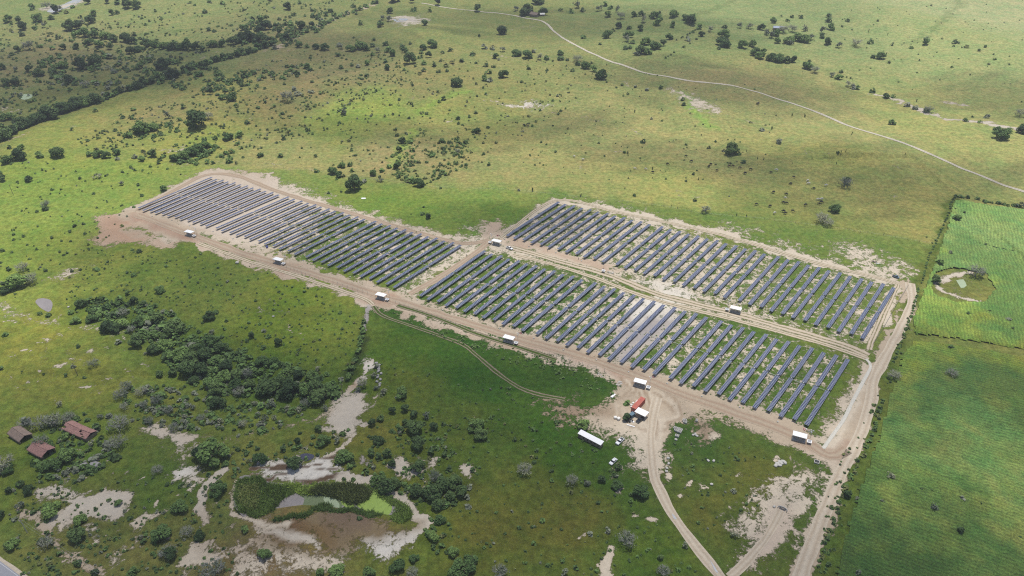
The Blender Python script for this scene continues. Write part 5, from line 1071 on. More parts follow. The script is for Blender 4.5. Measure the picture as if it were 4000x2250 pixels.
VEGTXT = {'0,0':"475,85,110,y 610,110,80,y 735,78,50,g 560,135,100,d 320,100,90,g 90,220,100,g 190,230,90,d 390,220,120,g 450,275,80,y 235,295,110,d 715,300,140,d 790,290,120,d 915,230,120,g 830,240,80,y 950,160,100,g 880,40,90,d 1090,35,80,d 1190,50,70,d 1290,80,120,d 1380,85,110,d 1130,150,80,d 1180,140,60,g 810,185,50,d 670,135,45,o 520,195,70,d 960,330,80,d 1350,360,60,d 225,360,60,d 590,390,60,d 715,415,45,d 750,385,40,g 630,385,25,d 760,370,90,g 860,370,130,g 960,380,120,g 1060,390,120,g 1150,420,120,d 1270,420,120,d 1330,440,110,d 900,450,110,g 1000,470,110,g 780,490,90,g 640,500,80,d 1110,500,80,d 1205,525,70,g 1310,540,110,d 1400,520,110,g 1480,470,120,d 1560,480,120,g 1650,490,120,g 1730,500,120,d 1820,500,110,g 1900,500,120,d 1980,500,100,g 2050,520,90,d 2150,475,120,g 2250,470,100,g 2350,450,130,d 2440,420,140,d 2520,420,140,d 2450,300,90,g 1880,420,70,g 1750,440,60,d 300,500,130,y 180,520,90,d 410,480,60,g 530,500,60,g 980,520,60,d 20,700,90,d 300,720,90,d 400,760,110,d 170,720,80,y 60,860,110,d 170,850,110,d 485,838,40,d 690,830,110,d 640,680,110,g 820,690,150,d 970,650,130,d 880,700,60,d 930,720,80,g 1090,700,90,y 1150,730,70,y 1180,670,70,g 1110,590,70,y 1210,640,60,y 590,800,70,g 620,660,60,g 1410,690,90,g 1420,650,70,g 1640,690,150,d 1700,640,100,g 1740,780,130,d 1810,750,60,d 1910,750,60,d 860,880,110,y 980,860,60,y 1090,900,60,y 50,1400,170,d 30,1290,80,d 220,1290,160,d 350,1240,100,d 500,1200,200,d 640,1130,160,d 760,1090,170,d 840,1070,130,g 960,1040,150,d 1090,980,80,d 1040,950,60,y 1250,920,90,y 1310,910,80,d 1380,890,110,d 1440,860,100,d 1540,835,80,d 1630,820,80,g 1970,690,80,g 2050,680,80,d 2110,640,60,d 2190,610,90,g 2250,600,80,d 2310,585,70,d 2390,560,80,d 2450,550,60,d 2540,530,70,d 100,1200,120,g 40,1210,100,g 1980,1280,230,d 2100,1200,120,y 960,1125,60,g 1690,1190,100,y 1340,1110,60,g 1230,1190,60,d 1330,1200,50,g 1160,1320,50,d 725,1310,50,d 2490,1245,60,d 2390,1080,40,o 2110,950,80,d 2190,960,50,d 2240,1000,90,g 2350,1010,120,g 1850,1090,70,d 1440,1340,180,g 1550,1310,120,g 1300,1380,90,g 2300,1400,120,g 2420,1370,100,g 2170,1400,60,g 2060,1440,80,g 2070,130,60,d 2250,45,60,g 2110,25,50,g 1560,120,40,d 2440,110,50,d 2540,210,70,d 2100,310,60,d 2160,320,50,d",
'1000,0':"330,95,95,d 435,40,50,d 980,75,60,d 385,160,60,d 700,160,60,d 750,120,60,d 1010,145,35,d 28,180,55,d 105,180,60,d 235,200,40,d 305,255,60,d 140,10,60,d 790,160,60,g 660,235,90,y 460,290,110,d 560,270,80,d 250,340,90,d 310,400,90,d 130,420,80,d 60,420,110,d 100,300,130,d 40,340,120,d 150,270,90,y 200,290,80,d 60,230,90,g 160,460,90,g 100,480,100,d 30,490,100,g 200,490,70,y 430,480,90,g 510,480,60,g 600,490,90,g 690,500,110,g 830,470,60,y 860,490,80,y 955,510,110,g 1060,490,140,g 1100,510,90,g 1170,470,60,d 1220,530,90,y 1305,455,70,d 1340,520,90,g 1175,560,60,g 1480,490,70,d 1500,530,90,g 1385,565,100,g 1680,500,90,g 1780,470,110,g 1655,540,60,g 1880,540,45,d 1955,515,60,d 2175,560,65,d 2300,490,70,y 2380,500,70,y 2420,590,80,g 2480,520,80,y 1550,640,140,d 1740,580,80,d 1655,585,60,g 820,565,55,d 850,690,60,d 965,665,50,d 1030,680,60,y 1120,655,80,g 1300,630,60,d 1330,705,80,g 1120,775,60,d 1800,665,60,d 1690,715,50,d 1915,670,60,o 1970,640,60,o 2070,625,60,d 1690,650,70,g 2215,640,35,d 1860,620,50,o 1850,725,40,d 1920,720,40,d 1650,750,50,o 2025,860,130,d 2310,670,60,d 2390,680,50,d 2340,740,70,g 2300,810,90,g 2350,820,70,y 2490,780,110,g 1350,135,80,g 1590,115,70,g 1750,120,60,g 1825,50,90,d 1570,30,90,d 1400,20,120,d 2235,115,105,d 1280,200,80,y 1345,215,80,y 1055,250,65,g 1250,270,90,g 1690,255,80,g 2470,340,110,d 2245,370,40,d 1185,405,45,d 985,385,30,d 1015,410,25,d 1550,445,40,d 385,910,60,y 420,960,70,y 320,1020,150,y 565,935,50,y 880,1150,90,y 265,1150,50,d 20,1090,45,d 1890,1005,60,d 1845,1030,50,g 1720,1150,40,d 1540,1190,35,d 1380,1155,35,d 1410,1310,40,d 1420,1370,50,d 1480,1440,90,d 1550,1440,60,g 2030,1200,50,d 2035,1250,40,d 2150,1180,40,d 2210,1140,40,d 2230,1340,90,g 2190,1330,60,g 2335,1290,40,d 2110,1440,60,d 1870,1430,70,d 1945,1440,50,d 280,1405,60,d 510,1310,35,d 220,1310,35,d",
'2000,0':"40,110,90,y 140,140,150,d 110,160,90,d 310,150,110,g 260,40,130,d 490,110,50,g 650,75,100,y 715,115,60,d 600,130,60,g 880,110,100,y 990,90,60,g 930,60,70,g 1060,120,80,y 970,165,80,g 1090,190,110,y 1220,170,90,g 1300,160,80,g 1430,185,120,g 1490,200,70,g 1485,135,40,d 1325,225,90,y 1470,250,100,g 1620,170,110,g 1730,200,90,g 1820,180,70,g 1790,240,140,g 1615,270,80,g 1075,285,80,d 1020,315,45,d 1180,290,60,g 1295,305,80,g 970,385,120,g 930,370,70,d 720,385,65,g 1170,380,110,g 1150,420,100,y 1210,435,60,g 885,450,40,d 1145,495,60,d 1190,490,50,g 1250,560,80,y 1300,545,130,d 1360,545,90,g 1340,450,110,g 1440,490,130,g 1520,460,80,d 1580,395,90,g 1765,410,70,y 1820,330,40,g 1900,365,80,d 1855,400,30,d 1790,440,20,d 1730,480,40,d 1630,530,25,d 1600,555,25,d 1570,570,20,d 1545,590,28,d 1880,290,90,g 2000,320,90,y 2130,380,130,g 2120,460,150,g 2170,480,80,g 2080,495,50,d 2140,280,60,d 2290,280,80,y 2400,290,100,y 2510,300,90,g 2310,480,120,g 2420,470,100,g 2490,590,110,g 2450,560,120,g 2530,540,80,g 2550,350,90,y 50,560,110,g 15,570,40,d 140,585,120,g 350,600,60,g 280,600,80,y 220,530,50,y 485,550,80,g 490,600,70,d 560,610,45,d 660,620,110,y 665,655,60,d 740,690,110,g 810,720,90,g 800,640,30,d 910,790,140,g 880,780,90,y 168,700,50,d 350,715,45,d 608,720,45,d 100,830,35,d 955,830,25,d 1050,885,30,d 1110,860,40,g 1162,950,38,d 1500,892,55,d 1355,910,50,y 1240,880,40,y 1715,1010,50,d 1730,1060,50,d 1400,1200,30,y 2510,1315,60,y 1320,1435,60,d 240,1230,30,d 130,1270,30,d 2050,1430,30,d 845,1220,25,o 1235,1130,20,c 1130,1185,15,c",
'3000,0':"50,230,90,g 25,380,100,y 80,360,100,g 150,330,120,y 240,320,110,y 300,410,120,g 200,430,120,g 370,420,130,g 440,400,100,y 360,310,90,y 220,450,80,y 90,430,80,g 130,170,30,d 237,180,45,d 327,185,60,d 610,170,55,d 605,220,70,d 800,215,45,d 745,270,30,d 1103,215,30,d 630,300,100,g 550,330,100,y 540,380,80,g 590,450,105,g 720,480,90,y 890,465,120,y 1025,440,70,g 1245,460,35,d 1440,490,50,g 1580,450,100,g 1590,420,80,y 1200,355,20,c 1010,320,20,c 1880,435,60,d 1920,440,30,d 1865,470,25,d 1995,480,50,o 2185,475,38,d 2120,515,42,d 1950,480,20,d 2280,600,35,g 1850,680,30,g 195,220,50,g 1125,590,110,g 1060,585,60,d 1215,635,40,d 1150,540,20,c 1190,555,20,c 40,610,110,g 120,620,140,g 190,630,90,d 260,625,90,g 390,690,120,g 470,730,110,y 415,620,40,d 640,770,80,y 710,800,90,g 733,730,45,d 800,870,90,y 850,890,70,y 900,895,60,g 1045,930,65,g 1185,985,80,g 1260,980,50,g 790,780,20,d 830,790,25,d 1400,1070,70,y 1480,1100,60,y 1610,1130,110,y 1590,1125,70,d 1495,1025,18,c 1240,1250,80,g 1985,1220,60,g 2130,1235,45,g 2195,1185,60,y 2055,1180,30,d 2340,1390,170,g 2300,1340,100,g 2420,1320,60,g 2530,1170,130,y 2540,1340,110,d 2560,1300,90,g 110,1440,70,y 370,1180,25,c 240,1165,25,c 40,1300,25,c 840,1355,18,c",
'0,562':"95,50,60,d 215,60,90,g 200,160,150,d 80,190,120,g 110,200,50,d 590,125,140,d 400,130,100,g 30,370,100,d 0,300,60,g 1000,130,120,g 900,120,80,g 1080,140,100,g 1170,110,90,g 1188,160,50,y 1435,80,40,d 1550,125,105,d 1652,135,45,g 1610,170,60,g 1600,200,50,d 1430,170,80,g 1360,145,60,y 1760,170,110,g 1850,160,130,g 1930,120,140,g 2000,80,140,g 2060,50,110,g 1820,195,70,d 1980,205,60,g 2085,195,60,g 2145,200,50,d 2310,190,70,g 2230,130,50,g 2280,100,60,g 2340,90,60,g 2325,155,55,g 2430,50,50,g 2450,140,35,d 2380,200,40,o 985,345,100,y 295,375,85,d 1230,415,75,y 180,385,30,d 425,265,30,d 1235,285,35,d 1320,240,40,g 1360,270,35,g 1435,270,35,g 1685,255,30,g 1820,310,20,d 475,640,110,y 460,665,70,d 375,685,35,d 230,520,18,d 1430,525,45,g 945,505,35,d 1395,420,45,d 760,835,50,d 845,810,40,d 858,910,40,d 240,935,40,d 275,1020,30,g 30,1080,50,d 605,1090,35,d 680,1100,30,d 975,645,25,d 1650,470,90,g 235,1280,150,y 90,1270,60,d 180,1440,230,g 60,1440,90,d 330,1400,160,y 460,1280,45,d 1400,1090,60,d 1085,1190,35,d 980,1270,60,g 1055,1260,30,d 2290,1390,35,y 1350,1330,60,g 620,980,30,d 710,985,30,d 890,1020,30,d 975,855,25,g",
'1000,562':"45,130,80,g 250,130,65,d 600,130,45,d 60,45,25,d 460,45,30,d 555,40,20,d 1440,85,85,d 1570,75,65,g 1000,120,40,d 440,140,25,d 870,235,90,g 950,220,60,d 970,280,50,g 780,220,30,o 610,280,60,g 770,300,110,g 850,330,90,g 810,360,40,g 880,330,50,o 995,470,185,d 985,390,120,d 1090,385,60,y 730,500,35,d 857,485,30,d 1270,280,60,g 1180,320,90,g 1430,340,60,d 1430,250,100,g 1340,240,60,g 1575,140,45,g 1770,120,70,g 1720,190,40,d 1580,220,35,d 1545,190,25,o 1640,195,40,o 1520,360,45,g 1570,395,60,g 1640,420,120,g 1680,415,50,d 2030,100,90,y 2050,140,40,d 2010,200,60,g 2345,215,45,d 1830,270,50,g 1790,280,35,g 1860,280,30,d 1700,350,50,o 1785,365,35,o 1860,450,30,d 1730,750,75,d 1675,710,55,g 1690,640,30,d 1560,710,15,d 1370,130,50,g 1410,110,40,g 1250,380,80,y",
'2000,562':"2190,95,170,d 2280,110,60,g 2330,190,60,d 2230,30,40,d 2130,75,40,y 1130,90,40,g 930,125,22,d 1290,145,22,d 230,215,25,d 435,85,30,d 1235,525,42,d 1840,575,45,d 1945,690,115,y 1830,310,40,d 1415,260,18,c 1548,355,25,d 1752,380,30,d 1980,45,40,o 2470,155,18,c 2530,160,15,c 1875,360,18,c 1195,280,15,c 2360,80,20,c 2050,210,25,o 2185,530,20,y 70,470,35,y 208,480,25,c 690,530,25,c 1605,630,12,c 1665,650,15,c 1525,630,12,c 1758,650,10,c 2360,735,18,c 2260,725,15,c",
'3000,562':"770,430,150,y 800,400,90,d 665,680,120,g 530,790,150,y 590,820,140,y 700,90,35,d 720,135,20,c 765,125,20,c 685,205,18,c 243,205,15,c 430,250,10,c 1380,105,14,c 1820,1110,70,y 1735,1220,100,g 1685,1390,110,d 2080,1330,180,y 2540,640,100,y 2180,590,50,g 1880,660,30,d 1970,700,40,d 1890,770,90,g 1650,1000,20,d 1595,940,20,d 1165,910,15,c",
'0,1124':"60,50,110,d 820,180,110,d 405,265,50,d 490,285,60,d 1355,155,95,d 1290,70,70,d 1200,120,60,g 1600,40,110,g 765,350,110,g 715,260,60,g 950,200,70,g 1080,220,90,g 1020,290,100,g 1240,290,130,y 930,340,130,g 1100,430,160,d 1180,440,130,d 1240,380,140,g 1330,450,110,y 1400,380,140,g 1500,350,110,g 1580,340,140,d 1600,430,100,y 1770,440,210,d 1690,500,110,g 1390,580,170,d 1560,500,130,g 1660,530,110,d 1560,650,140,d 1680,620,170,g 1660,740,100,d 1820,710,220,g 1750,700,130,g 1950,670,140,d 1910,780,190,d 2080,720,180,d 2050,640,140,g 2120,580,150,g 2170,540,110,g 1955,510,80,g 2145,470,90,y 2240,640,150,d 2280,820,160,d 2180,760,150,g 1900,880,200,d 2050,850,170,d 1960,950,110,d 1740,860,100,d 1610,870,95,d 2120,1010,160,g 2250,930,170,g 2400,900,160,d 2500,900,130,y 2170,1070,170,d 2370,1000,140,g 2420,1080,150,y 2530,1000,120,d 2200,1200,170,d 1960,1070,60,y 1985,1130,60,g 2530,500,80,d 2180,250,60,d 2110,310,130,d 2280,340,40,d 790,600,55,d 950,790,125,y 740,800,50,y 1480,670,70,y 1195,560,70,y 665,890,50,d 850,910,40,d 430,850,30,d 225,860,30,d 1280,1020,150,y 1220,1110,150,y 1430,1080,140,y 1590,1170,140,y 1460,1210,110,y 1260,1220,110,y 1700,1260,120,y 610,1190,90,y 1010,1320,90,y 1100,1300,70,y 1210,1420,230,y 1510,1370,110,y 1540,1230,70,y 1830,1230,60,y 1940,1220,80,y 1860,1320,90,y 2040,1340,110,y 2140,1280,60,y 2220,1360,90,y 2450,1400,120,y 2350,1260,60,d 2550,1180,90,y 850,1280,50,d 1750,1430,110,y 560,1390,200,y 420,1400,180,y 700,1350,150,y 260,1400,160,y 10,820,60,d 60,480,60,g 1800,520,40,d 1685,1020,30,d",
'1000,1124':"230,570,100,d 80,610,60,d 130,500,60,g 85,440,50,y 60,760,150,g 170,770,120,g 300,900,150,g 430,900,120,d 560,900,120,g 620,830,80,y 130,1050,250,d 350,1080,220,d 500,1060,200,g 600,1060,180,d 650,1150,220,d 740,1060,150,g 250,1000,150,d 150,1200,110,y 500,1190,120,y 330,1230,100,y 420,1250,110,y 90,1330,100,y 190,1320,80,y 265,1230,60,d 690,1230,90,y 1080,460,50,g 1060,550,60,g 1030,650,80,g 1000,730,70,g 950,820,80,g 930,920,90,g 1080,1000,130,y 1030,1050,90,y 1200,900,90,y 1215,1020,80,y 1300,1070,110,y 1220,800,60,y 1475,1090,150,g 1500,1240,100,d 1370,1260,90,d 1590,1310,110,d 1720,1310,110,y 1255,1330,90,d 1800,1420,110,d 1180,1380,100,d 1600,1440,200,d 1500,1370,90,d 2220,1430,190,g 2365,1310,50,g 438,370,28,d 665,415,20,d 350,645,25,d 360,770,25,d 640,1440,100,d 240,1420,30,d 860,930,60,y",
'2000,1124':"1150,1320,110,d 720,1400,140,g 1150,1170,70,g",
'3000,1124':"1260,910,150,y 1230,950,30,d 1840,890,130,y 2010,270,50,d 2225,240,40,d 1840,610,60,d 2420,330,60,y 2460,420,40,d 1340,665,30,d",
'0,1686':"430,140,170,y 520,140,110,g 670,70,110,g 930,130,90,y 680,270,190,g 540,360,170,g 420,370,130,g 60,370,240,y 80,400,150,g 210,540,90,d 90,610,80,d 290,610,120,d 220,770,110,y 20,870,110,d 520,820,210,g 790,1080,200,d 800,920,150,g 1200,740,90,g 1590,410,130,y 1830,770,170,g 1200,150,210,y 2150,280,330,g 2050,260,200,d 2200,620,180,g 2215,520,50,d 1640,1060,210,g 1890,1040,150,y 2010,1070,120,d 1700,1250,200,y 1750,1260,160,d 2160,1440,280,y 2470,1000,110,g 480,1160,170,y 440,1120,100,d 150,890,60,y 530,1380,70,d 800,1340,90,d 600,1240,70,g 970,1440,90,d 110,1170,150,g 1340,1440,120,g",
'1000,1686':"420,130,100,d 40,300,150,g 280,190,90,d 680,120,150,g 820,110,110,y 890,270,180,g 940,360,80,g 400,360,180,d 1240,540,170,g 1330,590,200,d 1400,540,130,d 1380,340,100,d 1330,240,110,d 1230,110,120,d 1170,240,100,d 1650,160,180,d 1640,380,150,d 1770,230,100,d 1900,250,80,d 2180,390,60,d 1800,480,160,y 1990,540,180,d 2060,640,150,d 1620,640,160,d 1780,660,200,d 1850,770,160,d 1960,690,130,d 1900,560,170,d 2150,570,70,y 1850,900,120,g 2140,760,70,y 1040,880,60,d 80,1270,140,g 800,1430,180,g 640,1440,110,g 1440,1390,170,g 1590,1290,110,g 1580,1440,140,y 1980,1230,130,g 2050,1420,230,g 2150,1360,200,g 1780,1080,130,g 1140,1440,140,g 2450,1440,180,y 2260,60,150,d",
'2000,1686':"125,410,170,y 250,195,50,d 600,530,150,y 745,530,100,y 910,500,100,d 1070,370,80,d 1030,440,60,d 1060,560,130,g 1300,640,180,g 1140,1130,210,y 1970,640,40,d 2230,610,60,y 2240,1060,100,y 1500,1280,80,d 640,1380,60,d 1520,1430,150,y 900,1280,40,d 530,1440,110,y 370,1350,60,g 1740,1160,90,y",
'3000,1686':"1220,470,110,y 790,650,100,d 900,680,50,y 1535,590,50,d 1650,610,50,d 1710,630,50,d 1660,780,110,y 1960,690,70,y 2140,740,50,d 2340,165,40,d 1920,1020,100,d 2530,1070,40,d 1150,720,80,y 900,1440,90,y"}
PL = []
for key, txt in VEGTXT.items():
    ox, oy = map(int, key.split(',')); 
    for q in txt.split():
        x, y, w_, k = q.split(','); sx = ox+float(x)*.3882; sy = oy+float(y)*.3882; PL.append((sx, sy, float(w_)*.3882, k))
# the hedge along the crop field edge and the line below the lower road
rr = random.Random(5)
def along(pts, sp, wr, kinds, off=2):
    P = [Vector((a, b)) for a, b in pts]
    for a, b in zip(P[:-1], P[1:]):
        n = max(1, int((b-a).length/sp))
        for i in range(n):
            q = a.lerp(b, (i+rr.random()*.8)/n); PL.append((q.x+rr.uniform(-off, off), q.y+rr.uniform(-off, off), rr.uniform(*wr), rr.choice(kinds)))
along([(3722, 775), (3700, 850), (3660, 935), (3625, 1010), (3600, 1110)], 8, (8, 12), 'dg')
along([(3590, 1120), (3560, 1230), (3520, 1340), (3490, 1420)], 10, (9, 15), 'dggo')
along([(3455, 1560), (3400, 1720), (3345, 1830), (3300, 1900), (3270, 2000), (3225, 2120), (3190, 2230)], 15, (12, 26), 'dggdo', 6)
along([(3725, 770), (3800, 778), (3870, 792), (3995, 812)], 15, (12, 20), 'dg', 3)
along([(3820, 950), (3900, 975), (3970, 985)], 13, (10, 16), 'dg')
along([(2640, 160+0), (2700, 130), (2735, 105)], 12, (8, 12), 'd', 1)
along([(1010, 1200), (1400, 1340)][:0] or [(1425, 1260), (1405, 1340), (1385, 1420), (1360, 1480)], 14, (16, 26), 'gdo', 5)
along([(10, 548), (85, 500), (136, 481), (248, 439), (295, 423), (373, 404)], 11, (34, 52), 'ddg', 4)
along([(373, 404), (485, 357), (536, 345), (598, 324), (690, 292), (765, 268), (830, 246), (897, 227), (986, 206)], 11, (20, 32), 'ddg', 3)
along([(990, 205), (1060, 170), (1130, 150), (1200, 125), (1290, 85), (1400, 40), (1480, 8)], 16, (18, 28), 'dg', 3)
def dsp(sx, sy): return sx*.644, sy*.644
AN = [(150, 170, 'in the wooded gully top left'), (420, 170, 'along the far left tree band'), (680, 90, 'in the dark far wood'), (190, 20, 'around the far left pond'), (380, 30, 'on the top left pasture slope'), (60, 250, 'near the small round left pond'), (250, 200, 'below the far left tree band'), (1010, 50, 'around the small white far pond'), (1020, 180, 'on the far tree dotted slope'), (1150, 180, 'near the lone big pasture tree'), (860, 130, 'along the far creek, left part'), (1060, 130, 'along the far creek, middle part'), (1250, 140, 'along the far creek, right part'), (1400, 20, 'around the brown tile farmhouse'), (1640, 50, 'behind the far right grove'), (1640, 110, 'in the far right grove'), (1480, 180, 'along the creek bend left of far road'), (1950, 80, 'around the blue roofed farmhouse'), (1800, 120, 'left of the blue roofed farmhouse'), (2100, 120, 'right of the blue roofed farmhouse'), (2380, 110, 'on the open top right pasture'), (2100, 200, 'along the dry creek, upper part'), (2350, 270, 'along the dry creek, middle part'), (2540, 300, 'at the right edge dry creek'), (1200, 250, 'on the pasture above the panels'), (1700, 240, 'near the eroded far gully'), (1850, 380, 'on the pasture with cattle'), (2090, 500, 'beside the right pasture fence'), (2000, 460, 'among the grazing cattle'), (2420, 700, 'around the pit in the crop field'), (2440, 540, 'at the top of the crop field'), (2350, 930, 'in the middle crop field'), (2350, 1250, 'in the lower crop field'), (2140, 1250, 'along the crop field edge, lower part'), (2300, 700, 'along the crop field edge, upper part'), (900, 460, 'behind the left panel block'), (1070, 530, 'right of the left panel block'), (450, 350, 'on the slope left of centre'), (500, 380, 'in the green strip behind left block'), (100, 390, 'along the left pasture boundary'), (300, 390, 'in the row left of green strip'), (600, 250, 'on the hillside with many shrubs'), (1000, 350, 'in the middle pasture hollow'), (150, 480, 'on the bright left pasture'), (50, 700, 'by the left muddy pond'), (400, 800, 'in the upper gully thicket'), (560, 900, 'in the middle gully thicket'), (740, 980, 'in the lower gully thicket'), (350, 1010, 'in the grey tree belt'), (600, 1060, 'below the gully thicket'), (150, 1070, 'around the ruined sheds'), (60, 1250, 'left of the bare clay patches'), (250, 1280, 'among the bare clay patches'), (450, 1300, 'left of the reedy pond'), (550, 1120, 'above the reedy pond, left side'), (780, 1130, 'above the reedy pond'), (1000, 1200, 'right of the reedy pond, upper side'), (1120, 1230, 'right of the reedy pond, far side'), (900, 1400, 'below the brown dam'), (1150, 1400, 'right of the brown dam'), (1030, 1050, 'on the slope above the pond'), (1350, 1180, 'on the green field below the yard'), (1550, 1180, 'near the white parked car'), (1560, 1350, 'left of the entrance road'), (1850, 1250, 'right of the entrance road'), (930, 850, 'along the path from third shelter'), (700, 750, 'on the green slope below left block'), (120, 1370, 'near the paved road')]
HEDGE = [(0, 350), (150, 290), (350, 190), (550, 130), (640, 100)]
KN = {'d': ('dark_tree', 'dark green tree', 'tree'), 'g': ('green_tree', 'mid green tree', 'tree'), 'y': ('grey_tree', 'thin grey tree', 'tree'), 'sd': ('dark_shrub', 'dark green shrub', 'shrub'), 'sg': ('green_shrub', 'mid green shrub', 'shrub'), 'sy': ('grey_shrub', 'thin grey shrub', 'shrub'), 'so': ('olive_shrub', 'olive shrub', 'shrub'), 'c': ('cactus', 'upright dark cactus', 'cactus')}
items = []
for sx, sy, w_, k in PL:
    dx, dy = dsp(sx, sy); g = G(dx, dy); mp = mpp(dx, dy); W = w_*mp*1.12
    if k in 'dgy' and W < 5.2: k = 's'+k
    if k == 'o': k = 'so'
    hd = float(segdist(np.array([dx]), np.array([dy]), HEDGE)[0])
    reg = 'along the diagonal left hedgerow' if hd < 14 and dx < 640 else min(AN, key=lambda a: (a[0]-dx)**2+((a[1]-dy)*1.6)**2)[2]
    if 2000 < dx and reg.startswith('in the middle crop') and dx < 2290: reg = 'along the crop field edge, middle part'
    items.append([g, W, k, reg, dx, w_])
trees = sorted([i for i in items if i[2] in 'dgy'], key=lambda i: -i[5]); shr = [i for i in items if i[2] not in 'dgy']
extra = trees[290:]; trees = trees[:290]
for e in extra: e[2] = 's'+e[2]
shr = sorted([i for i in shr+extra if i[2] != 'c'], key=lambda i: -i[5])+[i for i in shr if i[2] == 'c']
cac = [i for i in shr if i[2] == 'c']; shr = [i for i in shr if i[2] != 'c']
rest = shr[290:]; shr = shr[:290]
groups = {}
for it in trees+shr+cac: groups.setdefault((it[3], it[2]), []).append(it)
print('trees', len(trees), 'shrubs', len(shr), 'cactus', len(cac), 'rest', len(rest))
for (reg, k), L in groups.items():
    L.sort(key=lambda i: i[4]); nm, words_, cat = KN[k]; N = len(L)
    for j, (g, W, _, _, dx, _) in enumerate(L):
        if N == 1: lab = 'only %s %s' % (words_, reg)
        elif j == 0: lab = 'leftmost %s %s' % (words_, reg)
        elif j == N-1: lab = 'rightmost %s %s' % (words_, reg)
        else: lab = '%s %s from the left %s' % (words_, nth(j+1), reg)
        rz = random.uniform(0, 6.28); z = gh(g.x, g.y)-.05
        hs = random.uniform(.85, 1.12)
        if k in 'dgy':
            cm_, tm = random.choice(PROTO[k]); r = empty(nm, (g.x, g.y, z), rz); r.scale = (W, W, W*hs)
            link(bpy.data.objects.new('crown', cm_), r); link(bpy.data.objects.new('trunk', tm), r)
        else:
            r = link(bpy.data.objects.new(nm, random.choice(PROTO[k]))); r.location = (g.x, g.y, z); r.rotation_euler = (0, 0, rz); r.scale = (W, W, W*hs)
        tag(r, lab, cat, ('%ss %s' % (words_, reg)) if N > 1 else None)
ROCKP = c1([(-30, 180), (380, 190), (500, 140), (600, 190), (690, 300), (350, 350), (10, 300)]); ALGP = c1([(680, 290), (950, 380), (1130, 500), (1230, 640), (1120, 720), (1060, 620), (900, 500)])
# small scrub nobody could count, as one object
def scrub(name, regs, mats, extra=(), leafn=14, seed=1):
    rng = np.random.default_rng(seed); PP = []; WW = []; MI = []; HH = []
    for pts, n, w0, w1, ws in regs:
        P = np.array(pts, float); lo, hi = P.min(0), P.max(0); c = 0; 
        X = rng.uniform(lo[0], hi[0], n*6); Y = rng.uniform(lo[1], hi[1], n*6); Y = Y
        ins = sdpoly(X, Y, [tuple(q) for q in P]) < 0; cl = vnoise(X/22, Y/11, seed+3)+.45*vnoise(X/7, Y/4, seed+8); ok = ins & (rng.random(len(X)) < np.clip((cl-.45)*1.7, .04, 1))
        X, Y = X[ok][:n], Y[ok][:n]
        ex_ = np.minimum.reduce([sdpoly(X, Y, q_) for q_ in (BAS, ROCKP, ALGP)]) < 1.0
        for x, y in zip(X[~ex_], Y[~ex_]): 
            g = G(x, y); PP.append((g.x, g.y, gh(g.x, g.y))); WW.append(rng.uniform(w0, w1)*(1.0 if rng.random() < .8 else 1.6)); MI.append(rng.choice(len(mats), p=ws))
    for e in extra: PP.append((e[0].x, e[0].y, gh(e[0].x, e[0].y))); WW.append(e[1]); MI.append({'sd': 0, 'sg': 1, 'sy': 2, 'so': 3}[e[2]] if len(mats) > 3 else 0)
    PP = np.array(PP); WW = np.array(WW); n = len(PP); print(name, n)
    k = leafn; D = rng.normal(size=(n*k, 3)); D /= np.linalg.norm(D, axis=1)[:, None]; D[:, 2] = np.abs(D[:, 2])
    Wk = np.repeat(WW, k)[:, None]; P = np.repeat(PP, k, 0)+D*Wk*np.array([.42, .42, .55])*rng.uniform(.5, 1, (n*k, 1))+np.array([0, 0, .08])*Wk
    V, F = cards(P, D+rng.normal(size=D.shape)*.45+np.array([0, 0, .8]), (Wk[:, 0]*rng.uniform(.12, .24, n*k)), rng)
    me = mesh_np(name, V, F, [M[m] for m in mats], np.repeat(np.array(MI), k)); return tag(link(bpy.data.objects.new(name, me)), kind='stuff')
mm = ['ld', 'lg', 'ly', 'lo']
